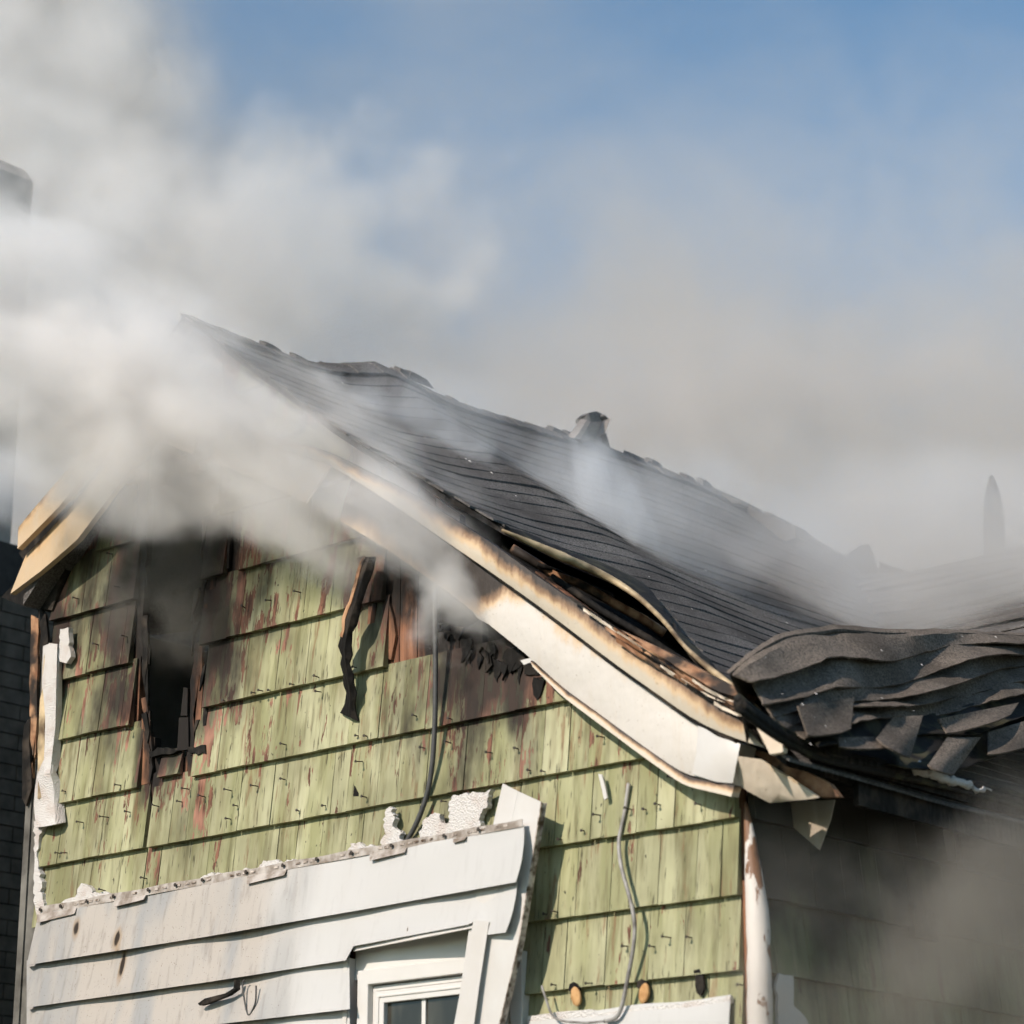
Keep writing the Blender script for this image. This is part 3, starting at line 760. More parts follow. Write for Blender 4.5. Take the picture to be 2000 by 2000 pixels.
# pale ash flecks lying on the roof: too small and many to pick apart
V, Fc = [], []
def fleck(p, r_):
    b0 = len(V)
    for k in range(6):
        aa = k * math.pi / 3 + random.random(); q = r_ * random.uniform(.6, 1.2)
        V.append((p[0] + q * math.cos(aa), p[1] + q * math.sin(aa) * .9, p[2] - SR * q * math.cos(aa) + .004))
    V.append((p[0], p[1], p[2] + r_ * 1.1))
    for k in range(6): Fc.append((b0 + k, b0 + (k + 1) % 6, b0 + 6))
FLK = [(918, 903), (1054, 914), (1198, 958), (1172, 1038), (960, 925), (1302, 1022), (1380, 1064), (1430, 1118), (1555, 1183), (550, 706), (669, 750), (667, 775), (735, 842), (830, 856), (890, 850), (994, 878),
       (1224, 1085), (1007, 970), (1537, 1218), (1460, 1140), (1573, 1143), (1378, 1116), (1640, 1160), (1810, 1190), (1936, 1196), (910, 898), (1394, 1115), (1320, 1045)]
for p in FLK: fleck(on_pl(p[0], p[1], (RX, 0, RZ + .035), NR), random.uniform(.006, .012))
for _ in range(40):
    xx, yy = random.uniform(1.5, 3.8), random.uniform(.9, 4.6); fleck((xx, yy, roof_z(xx, yy) + .022), random.uniform(.003, .006))
for p in [(1568, 1378), (1594, 1357), (1591, 1402), (1612, 1420), (1722, 1272), (1723, 1366), (1528, 1357), (1845, 1420), (1948, 1396), (1785, 1390), (1584, 1456), (1650, 1450), (1800, 1300), (1880, 1245), (1945, 1246), (1495, 1285)]:
    fleck(on_pl(p[0], p[1], (PM[0] + .07, 0, PM[2] + .07), NM_), random.uniform(.004, .008))
fl = mesh('ash_flecks', V, Fc, M['ash']); tag(fl, kind='stuff'); sub(fl, roof)

# ---- right rake: browned fascia over a wide white frieze
def band(name, topl, botl, y, th, mat, rows=5, n=50, bulge=0.0):
    a = smoothpl([on_y(p[0], p[1], y) for p in topl], n, 2); b = smoothpl([on_y(p[0], p[1], y) for p in botl], n, 2)
    G = []
    for i in range(rows):
        f = i / (rows - 1); q = a * (1 - f) + b * f
        q = q + np.array([0, -bulge * math.sin(math.pi * f), 0]); q[:, 1] += 0.006 * np.sin(np.linspace(0, 17, n) + 3 * f)
        G.append(q)
    return hp(slab(name, G, (0, th, 0), mat))
fas = band('rake_fascia', [(425, 815), (640, 880), (800, 962), (953, 1055), (1072, 1141), (1204, 1230), (1300, 1294), (1380, 1350), (1432, 1388)],
           [(425, 838), (640, 905), (790, 1000), (960, 1118), (1060, 1190), (1200, 1296), (1300, 1366), (1363, 1412), (1446, 1447), (1492, 1460)], -0.165, 0.03, M['fascia'], bulge=.012)
fri = band('frieze_panel', [(690, 925), (800, 1008), (960, 1122), (1060, 1196), (1200, 1302), (1300, 1372), (1363, 1420), (1444, 1452)],
           [(663, 1016), (760, 1075), (880, 1160), (960, 1223), (1028, 1277), (1100, 1345), (1250, 1452), (1340, 1515), (1432, 1532)], -0.135, 0.12, M['frieze'], bulge=.01)
lt = [(1036, 1290), (1100, 1347), (1250, 1454), (1340, 1517), (1434, 1534)]; lb = [(1040, 1302), (1098, 1360), (1248, 1472), (1335, 1534), (1428, 1556)]
sub(slab('drip_lip', [smoothpl([on_y(p[0], p[1], -.150) for p in lt], 30, 1), smoothpl([on_y(p[0], p[1], -.160) for p in lb], 30, 1)], (0, .05, .004), M['fascia']), fri)
sub(tube('shadow_line_tube', smoothpl([on_y(p[0], p[1], -0.150) for p in [(800, 1004), (960, 1119), (1060, 1192), (1200, 1299), (1300, 1369), (1363, 1415), (1440, 1450)]], 40, 2), .009, M['char'], sides=5), fas)  # black tube drawn in place of the shadow between fascia and frieze
bw = [(1205, 1228), (1300, 1272), (1400, 1325), (1468, 1358)]; bw2 = [(1208, 1240), (1300, 1290), (1400, 1350), (1462, 1368)]
hp(slab('scorched_rake_board', [[on_y(p[0], p[1], -.17) for p in resample(bw, 20)], [on_y(p[0], p[1], -.19) for p in resample(bw2, 20)]], (0, .04, 0), M['brown']))
hp(slab('scorched_rake_strip', [[on_y(p[0], p[1], -.16) for p in resample([(1290, 1292), (1380, 1330), (1436, 1362)], 12)], [on_y(p[0], p[1], -.17) for p in resample([(1292, 1300), (1370, 1345), (1430, 1388)], 12)]], (0, .03, 0), M['brown']))
hp(prism('snapped_trim_end', [on_y(p[0], p[1], -.24) for p in [(1459, 1380), (1490, 1408), (1518, 1440), (1531, 1461), (1528, 1470), (1503, 1474), (1486, 1440), (1468, 1405)]], (0, .03, 0), M['panel'], bevel=.004))
# split and peeled slivers along the upper edge of the rake
for k in range(16):
    x0 = random.uniform(1090, 1400); L_ = random.uniform(50, 150); h_ = random.uniform(4, 9); d_ = random.uniform(-6, 16)
    f_ = lambda q: np.interp(q, [953, 1072, 1204, 1300, 1380, 1450], [1055, 1141, 1230, 1292, 1346, 1386]) + d_
    xs = np.linspace(x0, min(x0 + L_, 1460), 9); c_ = random.uniform(-10, 3)
    tp_ = [on_y(q, f_(q) + c_ * ((q - x0) / L_) ** 2, -.20 - .02 * random.random()) for q in xs]
    bt_ = [on_y(q, f_(q) + c_ * ((q - x0) / L_) ** 2 + h_ * (1 - ((q - x0) / L_) ** 3) + random.uniform(-1, 1), -.205) for q in xs]
    hp(slab('peeled_sliver', [tp_, bt_], (0, .006, 0), M[random.choice(['brown', 'char', 'panel', 'brown'])], smooth=False))
# folded end of the frieze and the broken eave return
fe = [[on_y(1363, 1414, -.15), on_y(1400, 1438, -.17), on_y(1446, 1453, -.15)], [on_y(1360, 1470, -.15), on_y(1395, 1480, -.19), on_y(1438, 1492, -.16)], [on_y(1352, 1512, -.15), on_y(1398, 1527, -.17), on_y(1431, 1530, -.14)]]
hp(slab('folded_cladding', fe, (0, .006, 0), M['trim']))
ret = [[on_y(1440, 1478, -.16), on_y(1484, 1484, -.10), on_y(1540, 1518, -.06), on_y(1599, 1558, -.02)], [on_y(1438, 1508, -.12), on_y(1470, 1530, -.10), on_y(1520, 1548, -.05), on_y(1570, 1562, -.01)],
       [on_y(1437, 1530, -.10), on_y(1460, 1545, -.08), on_y(1502, 1568, -.04), on_y(1520, 1567, 0.0)]]
hp(slab('broken_eave_return', ret, (0, .01, .004), M['panel']))
hp(prism('hanging_soffit_panel', [on_y(p[0], p[1], .28) for p in [(1500, 1570), (1560, 1566), (1630, 1562), (1622, 1600), (1600, 1660), (1560, 1625)]], (-.004, .012, 0), M['shaded_panel']))
hp(prism('charred_eave_board', [on_y(p[0], p[1], 0.02) for p in [(1446, 1458), (1500, 1470), (1620, 1530), (1640, 1556), (1600, 1556), (1490, 1482)]], (0, .03, 0), M['brown']))

# ---- left rake: two pale boards with snapped ends
for nm, pp, y in (('rake_board', [(36, 1030), (60, 1000), (120, 930), (200, 842), (330, 690), (352, 700), (215, 866), (120, 985), (34, 1072)], -.26),
                  ('rake_board', [(50, 1085), (130, 1000), (210, 905), (345, 745), (372, 765), (240, 935), (150, 1055), (80, 1115), (20, 1160)], -.20)):
    top = pp[:5]; bot = pp[:4:-1]
    hp(slab(nm, [[on_y(p[0], p[1], y) for p in resample(top, 14)], [on_y(p[0], p[1], y) for p in resample(bot, 14)]], (0, .035, 0), M['rakeboard']))
hp(prism('rake_soffit', [on_y(p[0], p[1], -.10) for p in [(36, 1080), (330, 730), (350, 745), (60, 1110)]], (0, .08, .0), M['char']))
hp(prism('charred_eave_block', [on_y(p[0], p[1], -.05) for p in rough_poly([(5, 1165), (60, 1112), (150, 1045), (140, 1085), (112, 1150), (100, 1195), (60, 1185), (20, 1175)], 20, 3, 9)], (0, .05, 0), M['char']))
# loose cladding left hanging under the peak
hp(slab('loose_gable_panel', [[on_y(p[0], p[1], -.15) for p in resample([(420, 835), (540, 868), (648, 906)], 8)], [on_y(p[0], p[1], -.19) for p in resample([(415, 900), (520, 944), (597, 982)], 8)]], (0, .012, 0), M['panel']))
hp(slab('loose_gable_panel', [[on_y(p[0], p[1], -.15) for p in resample([(312, 815), (350, 820), (392, 835)], 6)], [on_y(p[0], p[1], -.2) for p in resample([(330, 868), (355, 880), (375, 886)], 6)]], (0, .012, 0), M['panel']))

# ---- left corner: dim corner board, charred strips, crumpled pale cladding
def zstrip(name, xs, y, z0, z1, th, mat): return hp(box(name, (xs[0], y, z0), (xs[1], y + th, z1), mat))
zstrip('corner_board', (-0.10, -0.055), -0.02, 0.0, 5.1, .10, M['dim'])
zstrip('corner_channel', (-0.052, 0.03), -0.01, 0.0, 5.15, .05, M['dim'])
for i, (pp, y, mt) in enumerate([([(72, 1180), (88, 1200), (94, 1240), (90, 1300), (80, 1290), (82, 1240)], -.05, 'char'), ([(60, 1200), (74, 1210), (72, 1420), (64, 1520), (58, 1420)], -.035, 'brown'),
                                 ([(76, 1400), (86, 1280), (88, 1320), (84, 1560), (72, 1560)], -.075, 'cream'), ([(44, 1420), (58, 1400), (62, 1540), (52, 1575), (42, 1560)], -.04, 'char')]):
    hp(prism('charred_corner_strip', [on_y(p[0], p[1], y) for p in rough_poly(pp, 25, 1.5, i)], (0, .015, 0), M[mt]))
cr = np.array([[(84, 1262), (98, 1256), (112, 1258), (118, 1262)], [(82, 1330), (96, 1330), (110, 1332), (118, 1335)], [(80, 1420), (92, 1420), (108, 1420), (117, 1425)], [(76, 1480), (88, 1485), (100, 1490), (113, 1490)],
               [(72, 1515), (85, 1512), (98, 1510), (106, 1508)], [(68, 1540), (85, 1535), (104, 1530), (116, 1528)], [(66, 1575), (84, 1572), (106, 1568), (122, 1566)], [(70, 1616), (88, 1614), (108, 1610), (125, 1606)]], float)
G = [[on_y(p[0], p[1], -.06 - .03 * math.sin(c * 1.3) - .015 * math.sin(r_ * 1.9)) for c, p in enumerate(row)] for r_, row in enumerate(cr)]
hp(slab('crumpled_corner_cladding', G, (0, .012, 0), M['foam']))
hp(prism('foam_scrap', [on_y(p[0], p[1], -.08) for p in rough_poly([(117, 1227), (134, 1226), (136, 1280), (131, 1294), (116, 1292)], 8, 1.2, 21)], (0, .03, 0), M['foam']))
hp(prism('foam_scrap', [on_y(p[0], p[1], -.05) for p in rough_poly([(68, 1605), (82, 1615), (72, 1650), (74, 1690), (84, 1755), (88, 1780), (68, 1785), (66, 1700)], 8, 1.6, 22)], (0, .03, 0), M['foam']))

# ---- white metal siding: long boards, bent away from the wall at the right
def stand(px): return 0.16 * max(0.0, (px - 640) / 380) ** 1.5          # how far the sheet is bent off the wall
WIN0, WIN1 = 2.285, 3.10           # window opening incl. its channel
BT = ([75, 1023], [1785, 1612]); B1 = ([52, 400, 700, 1007], [1885, 1830, 1778, 1723])
B2 = ([52, 400, 680, 690, 915, 938, 942, 990], [1968, 1919, 1875, 1848, 1806, 1795, 1827, 1821]); B2s = ([52, 400, 680], [1968, 1919, 1875])
B3 = ([52, 429, 683], [2044, 2000, 1971]); B4 = ([52, 683], [2120, 2064]); B5 = ([52, 683], [2196, 2155]); B6 = ([52, 683], [2272, 2246])
for i, (T, B, xr_t, xr_b) in enumerate([(BT, B1, 1023, 1007), (B1, B2, 1010, 987), (B2s, B3, 682, 683), (B3, B4, 683, 683), (B4, B5, 683, 683), (B5, B6, 683, 683)]):
    n = 64; G = []
    for f in (0.0, 0.1, 0.3, 0.6, 0.85, 0.985, 1.0, 1.0):
        row = []; last = len(G) == 7
        for k in range(n):
            u = k / (n - 1); xl = 75 + (52 - 75) * f if i == 0 else 52
            bul = (0.02 * 4 * f * (1 - f)) * 300 if i < 2 else 0
            xr = xr_t + (xr_b - xr_t) * f + bul
            px = xl + (xr - xl) * u
            ty = np.interp(px, *T) - (9 if i else 0); by = np.interp(px, *B)
            py = ty + (by - ty) * f
            y = -0.056 - 0.050 * f - stand(px) - 0.004 * math.sin(px / 61.0 + 2 * i)
            if i >= 2 or f > 0: y += 0.004 * math.sin(px / 37.0 + 5 * f)
            if u < 0.02: y += 0.012
            if last: y += 0.030
            row.append(on_y(px, py, y) + (np.array([0, 0, .002]) if last else 0))
        G.append(row)
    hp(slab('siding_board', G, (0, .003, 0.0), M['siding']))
# perforated nail flange along the top board, torn lips below it
def flange_pt(px, dy, out): return on_y(px, np.interp(px, *BT) + dy, -0.058 - stand(px) - out)
PXS = np.linspace(78, 1020, 40)
fl_ = hp(slab('nail_flange', [[flange_pt(p, -13 + 1.2 * math.sin(p / 19), 0) for p in PXS], [flange_pt(p, 2, 0.002) for p in PXS]], (0, .003, 0), M['grime']))
V, Fc = [], []
for px in np.arange(84, 1012, 14.5):
    if random.random() < 0.38: continue
    px = px + random.uniform(-2.5, 2.5)
    b0 = len(V); V += [flange_pt(px, -4.5, .005), flange_pt(px + 8, -4.5, .005), flange_pt(px + 8, -8.5, .005), flange_pt(px, -8.5, .005)]
    V += [v + np.array([0, .003, 0]) for v in V[b0:b0 + 4]]
    Fc += [(b0, b0 + 1, b0 + 2, b0 + 3), (b0, b0 + 4, b0 + 5, b0 + 1), (b0 + 3, b0 + 2, b0 + 6, b0 + 7)]
sl = mesh('flange_slots', V, Fc, M['rust']); tag(sl, kind='stuff'); sub(sl, fl_)
for k, px in enumerate((84, 124, 175, 227, 295, 348, 401, 486, 558, 624, 692, 770, 873, 940)):
    o = link_mesh('nail', NM[2], None); o.location = flange_pt(px, -6, -.008); o.scale = (1.4, .6, 1.4); sub(o, fl_)
for a, b, d0 in ((72, 150, 16), (223, 285, 12), (482, 560, 15), (722, 795, 13), (885, 912, 8)):
    xs = np.linspace(a, b, 10)
    hp(slab('torn_siding_lip', [[flange_pt(p, 1, .006) for p in xs], [flange_pt(p - 5 * (p > b - 8), 1 + d0 * (1 - .3 * (p - a) / (b - a)), .024) for p in xs]], (0, .003, 0), M['grime']))
# foam board showing above the siding
FOAM = [[(122, 1762), (126, 1756), (145, 1750), (158, 1728), (172, 1730), (180, 1745), (200, 1742), (228, 1750), (230, 1765), (122, 1785)],
        [(386, 1725), (395, 1708), (420, 1706), (440, 1704), (444, 1715), (388, 1735)], [(478, 1708), (500, 1698), (515, 1682), (535, 1678), (545, 1685), (560, 1680), (578, 1682), (582, 1690), (480, 1715)],
        [(468, 1704), (478, 1697), (486, 1702), (484, 1712)], [(676, 1668), (684, 1648), (700, 1646), (712, 1654), (725, 1648), (732, 1658), (730, 1668), (680, 1676)],
        [(742, 1655), (744, 1635), (754, 1632), (750, 1600), (754, 1580), (762, 1575), (768, 1590), (768, 1615), (782, 1628), (780, 1640), (792, 1642), (795, 1650), (745, 1662)],
        [(815, 1650), (822, 1620), (828, 1600), (845, 1588), (856, 1590), (862, 1606), (872, 1610), (878, 1606), (876, 1570), (884, 1555), (912, 1548), (940, 1548), (956, 1545), (950, 1575), (938, 1590), (934, 1626), (815, 1658)]]
for i, pp in enumerate(FOAM):
    y = -.055 if i < 5 else -.075
    hp(prism('foam_scrap', [on_y(p[0], p[1] , y) for p in rough_poly(pp, 5, 1.7, 100 + i)], (0, .03, 0), M['foam']))
# lower right scrap of siding with foam on its top
G = [[(3.33 + 1.03 * k / 14, -.05 - dy, 2.952 + .004 * math.sin(k) - dz) for k in range(15)] for dz, dy in ((0, 0), (.03, .006), (.2, .03), (.22, .02))]
hp(slab('siding_scrap', G, (0, .005, 0), M['siding']))
hp(prism('foam_scrap', [on_y(p[0], p[1], -.055) for p in rough_poly([(1030, 1984), (1100, 1976), (1160, 1972), (1162, 1980), (1225, 1972), (1340, 1958), (1410, 1950), (1426, 1944), (1426, 1960), (1225, 1982), (1030, 1996)], 8, 1.0, 130)], (0, .02, 0), M['foam']))

# ---- window, partly behind the leaning trim
win = hp(box('window', (WIN0 + 0.03, -0.012, 2.0), (3.18, 0.05, 2.03), M['vinyl']))
def frame(x0, x1, z0, z1, w, y, th, mat, name):
    V = []
    for yy in (y, y + th):
        V += [(x0, yy, z0), (x1, yy, z0), (x1, yy, z1), (x0, yy, z1), (x0 + w, yy, z0 + w), (x1 - w, yy, z0 + w), (x1 - w, yy, z1 - w), (x0 + w, yy, z1 - w)]
    Fc = []
    for k in range(4):
        j = (k + 1) % 4
        Fc += [(k, j, 4 + j, 4 + k), (8 + k, 12 + k, 12 + j, 8 + j), (k, 8 + k, 8 + j, j), (4 + k, 4 + j, 12 + j, 12 + k)]
    o = fix_normals(mesh(name, V, Fc, mat)); b = o.modifiers.new('b', 'BEVEL'); b.width = .004; b.segments = 2
    return sub(o, win)
frame(2.345, 3.30, 2.06, 3.225, .065, -.060, .06, M['vinyl'], 'casing')
frame(2.412, 3.235, 2.12, 3.155, .024, -.030, .05, M['vinyl'], 'jamb')
frame(2.438, 3.21, 2.15, 3.128, .052, -.042, .04, M['vinyl'], 'sash')
frame(2.452, 3.196, 2.164, 3.112, .012, -.048, .01, M['vinyl'], 'sash_bead')
sub(box('pane', (2.488, -.016, 2.2), (3.16, -.010, 3.08), M['glass']), win)
for xm in (2.70, 2.935): sub(box('muntin', (xm, -.024, 2.2), (xm + .022, -.0165, 3.078), M['vinyl']), win)
sub(slab('head_flashing', [[on_y(p, np.interp(p, [690, 935], [1846, 1797]) , -.085 - stand(p)) for p in np.linspace(690, 935, 8)], [on_y(p, np.interp(p, [690, 935], [1858, 1810]), -.095 - stand(p)) for p in np.linspace(690, 935, 8)]], (0, .01, 0), M['trim']), win)
sub(box('head_panel', (2.30, -.028, 3.19), (3.22, -.002, 3.36), M['vinyl']), win)
sub(box('side_channel', (2.272, -.075, 2.0), (2.296, -.006, 3.285), M['trim']), win)
sub(box('dark_gap', (2.298, -.004, 2.0), (2.343, 0.001, 3.22), M['wood']), win)

# ---- things that hang loose
def thing(name, label, cat, P):
    o = empty(name, tuple(P)); tag(o, label, cat); return o
def tp(o, root):
    o.parent = root; o.matrix_parent_inverse = Matrix.Translation(-Vector(root.location)); return o
# leaning corner trim in front of the window
tr = thing('leaning_trim', 'long white folded trim strip leaning askew across the window edge', 'trim', on_y(930, 2060, -.12))
A0, A1 = on_y(982, 1530, -.15), on_y(1056, 1566, -.17); B0, Bq = on_y(918, 1800, -.18), on_y(1010, 1850, -.20); D0, D1 = on_y(878, 2080, -.17), on_y(955, 2080, -.19)
Lc = resample([A0, B0, D0], 16); Rc = resample([A1, Bq, D1], 16); mid = 0.55 * Lc + 0.45 * Rc + np.array([0, -.012, 0])
tp(slab('face', [Lc, mid, mid + (Rc - mid) * .03 + np.array([0, .003, 0]), Rc], (0, .005, 0), M['trim']), tr)
Re = Rc + np.array([.004, .030, .0])
tp(slab('edge_flange', [Rc + np.array([.0006, -.0006, 0]), 0.5 * (Rc + Re) + rng.normal(0, .004, Rc.shape), Re], (.004, .002, 0), M['rust']), tr)
Lb = on_y(925, 1795, -.215)
tp(slab('second_fold', [[on_y(925, 1797, -.215), on_y(955, 1800, -.225)], [on_y(900, 1930, -.215), on_y(935, 1930, -.225)], [on_y(872, 2080, -.21), on_y(915, 2080, -.22)]], (0, .004, 0), M['trim']), tr)

# hanging charred strip under the rake
ch = thing('hanging_strip', 'charred twisted strip hanging down over the green shingles below the peak', 'strip', on_y(690, 1400, -.06))
CL = [(712, 1085), (695, 1130), (680, 1180), (668, 1215), (662, 1260), (664, 1295), (668, 1320), (672, 1350), (664, 1390)]
CR = [(732, 1090), (718, 1140), (706, 1180), (692, 1230), (686, 1260), (684, 1290), (692, 1330), (696, 1360), (700, 1412)]
yy = np.interp(np.linspace(0, 1, 18), [0, .3, .6, 1], [-.11, -.15, -.13, -.045])
L_ = resample(CL, 18); R_ = resample(CR, 18); jit = rng.normal(0, 3.0, (18, 2))
G = [[on_y(*(L_[k] + jit[k]), yy[k]) for k in range(18)], [on_y(*(0.5 * L_[k] + 0.5 * R_[k]), yy[k] - .022) for k in range(18)], [on_y(*(R_[k] - jit[k]), yy[k]) for k in range(18)]]
tp(slab('strip_body', G, (0, .008, 0), M['char']), ch)
G2 = [[np.array(G[0][k]) + np.array([-.004, -.004, 0]) for k in range(10)], [np.array(G[0][k]) * .6 + np.array(G[1][k]) * .4 + np.array([0, -.004, 0]) for k in range(10)]]
tp(slab('bare_edge', G2, (0, .003, 0), M['brown']), ch)

# cables
def cable(name, label, px, y, rad, mat, n=50):
    P3 = [on_y(p[0], p[1], (y[i] if isinstance(y, list) else y)) for i, p in enumerate(px)]
    root = thing(name, label, 'cable', P3[-1])
    tp(tube('sheath', smoothpl(P3, n, 4), rad, mat), root); return root
cable('dark_cable', 'thick dark cable hanging straight down the green wall to the foam scraps', [(848, 1100), (849, 1180), (851, 1300), (850, 1400), (846, 1480), (838, 1540), (822, 1590), (800, 1636), (793, 1645)], [-.10, -.10, -.09, -.08, -.07, -.06, -.06, -.05, -.045], .0115, M['cable'])
cable('grey_cable', 'pale grey cable curving down the right green wall from a split shingle', [(1228, 1530), (1220, 1590), (1207, 1643), (1212, 1690), (1225, 1735), (1237, 1780), (1241, 1815), (1236, 1860), (1225, 1915), (1213, 1975), (1205, 1993), (1180, 1994)], [-.04, -.045, -.06, -.08, -.09, -.10, -.10, -.09, -.085, -.08, -.08, -.08], .0085, M['greycable'])
cable('thin_wire', 'thin pale wire looping beside the leaning white trim', [(1058, 1925), (1064, 1945), (1074, 1975), (1082, 1990), (1110, 1996), (1150, 1998), (1180, 1994)], -.09, .005, M['greycable'], 30)
cable('bent_wire_end', 'short black wire end bent out between the white siding boards', [(478, 1914), (474, 1912), (473, 1925), (480, 1970), (486, 1988), (500, 1958), (500, 1925)], -.10, .004, M['cable'], 30)
bs = thing('black_sliver', 'black plastic sliver poking sideways out of the white siding', 'sliver', on_y(457, 1930, -.08))
tp(prism('sliver_body', [on_y(p[0], p[1], -.12) for p in [(386, 1960), (400, 1950), (440, 1940), (456, 1930), (457, 1914), (460, 1914), (460, 1932), (444, 1944), (405, 1960), (390, 1964)]], (.01, .02, 0), M['char']), bs)
# two pale wooden plugs and an empty plug hole
for i, (px, py, lb) in enumerate([(1124, 1946, 'oval pale wood plug on green wall, nearer the leaning trim'), (1257, 1940, 'oval pale wood plug on green wall, beside the grey cable')]):
    c = on_y(px, py, -.05); V = []; Fc = []
    rt = thing('wood_plug', lb, 'plug', c); rt['group'] = 'oval wood plugs on the green wall'
    for j, (r_, dy) in enumerate(((.9, .012), (1, .002), (.93, -.002), (.5, -.003))):
        for k in range(14): V.append((c[0] + .025 * r_ * math.cos(k * 2 * math.pi / 14) * (1 + .06 * math.sin(3 * k + i)) + .006 * math.sin(k * 2 * math.pi / 14) * (1 if i else -1), c[1] + dy, c[2] + .041 * r_ * math.sin(k * 2 * math.pi / 14)))
    for j in range(3):
        for k in range(14): Fc.append((j * 14 + k, j * 14 + (k + 1) % 14, j * 14 + 14 + (k + 1) % 14, j * 14 + 14 + k))
    Fc.append(tuple(42 + k for k in range(14)))
    tp(fix_normals(mesh('plug_face', V, Fc, M['knob'], smooth=True)), rt)
    tp(prism('plug_socket', [on_y(px + d_[0], py + d_[1], -.046) for d_ in ((-14, -12), (-12, -24), (-4, -28), (4, -24), (8, -14), (2, -10), (-6, -6))], (0, .012, 0), M['char']), rt)
plank_px('plug_hole', [(1354, 1896), (1364, 1893), (1372, 1905), (1377, 1930), (1368, 1945), (1360, 1938), (1357, 1912)], -.042, .012, M['char'], gable, .6, 77, 9)
plank_px('knot_hole', [(690, 1552), (692, 1535), (700, 1550), (702, 1572), (690, 1575)], -.0385, .008, M['char'], gable, .5, 78, 9)
plank_px('grey_scrap', [(1168, 1512), (1175, 1513), (1187, 1558), (1180, 1562)], -.06, .008, M['trim'], gable, .5, 79, 20)

# ---- right corner post, flaking
PC = [(1457, 1568, .006), (1460, 1600, .016), (1466, 1650, .026), (1473, 1720, .037), (1480, 1790, .046), (1483, 1880, .050), (1484, 1980, .051), (1485, 2100, .051), (1485, 2500, .051)]
P = [on_y(p[0], p[1], -.012) for p in PC]
hp(tube('corner_post', resample(np.c_[np.array(P), [p[2] for p in PC]], 26)[:, :3], resample(np.c_[np.array(P), [p[2] for p in PC]], 26)[:, 3] + rng.normal(0, .0012, 26), M['post'], sides=14))
hp(box('corner_backing', (W - .03, -.004, 0.0), (W + .03, .05, 3.4), M['wood']))

# ================================================================== NEIGHBOUR
nb = empty('neighbour_house', (-5, 2, 0)); tag(nb, 'dim grey brick neighbouring house glimpsed at the left edge, chimney above smoke', 'house')
def np_(o):
    o.parent = nb; o.matrix_parent_inverse = Matrix.Translation(-Vector(nb.location)); return o
NXW = -2.6
nbw = np_(box('brick_wall', (NXW - .3, -3.0, 0), (NXW - .012, 7.0, 6.6), M['mortar']))
bme = None
yv = on_x(20, 1700, NXW)[1]
for k in range(34):
    z = 2.9 + .098 * k; off = (k % 2) * .2
    for j in range(-2, 3):
        y0 = yv + j * .4 + off
        if bme is None:
            o = box('brick', (0, 0, 0), (.02, .39, .09), M['brick']); bme = o.data
        else: o = link_mesh('brick', bme, None)
        o.location = (NXW - .012 + random.uniform(0, .004), y0, z); sub(o, nbw)
cp = on_y(65, 350, 2.0)
chm = np_(box('chimney', (cp[0] - .75, 1.3, 6.0), (cp[0], 2.0, cp[2] - .02), M['chimney']))
sub(prism('chimney_cap', [(cp[0] - .75, 1.3, cp[2] - .02), (cp[0], 1.3, cp[2] - .02), (cp[0] - .10, 1.3, cp[2] + .10), (cp[0] - .6, 1.3, cp[2] + .10)], (0, .7, 0), M['chimney']), chm)

# charred upright behind the rear wing
pq = on_y(1942, 1060, 6.4)
po = thing('charred_post', 'lone pointed charred post standing up behind the rear roof in smoke', 'post', pq)
hgt = on_y(1942, 928, 6.4)[2] - pq[2]
rowsP = [(-.9, .075), (-.1, .078), (hgt * .3, .074), (hgt * .55, .064), (hgt * .75, .05), (hgt * .9, .03), (hgt, .012)]
tp(tube('stump', [pq + np.array([.01 * math.sin(4 * z), 0, z]) for z, _ in rowsP], [r_ for _, r_ in rowsP], M['char'], sides=8), po)

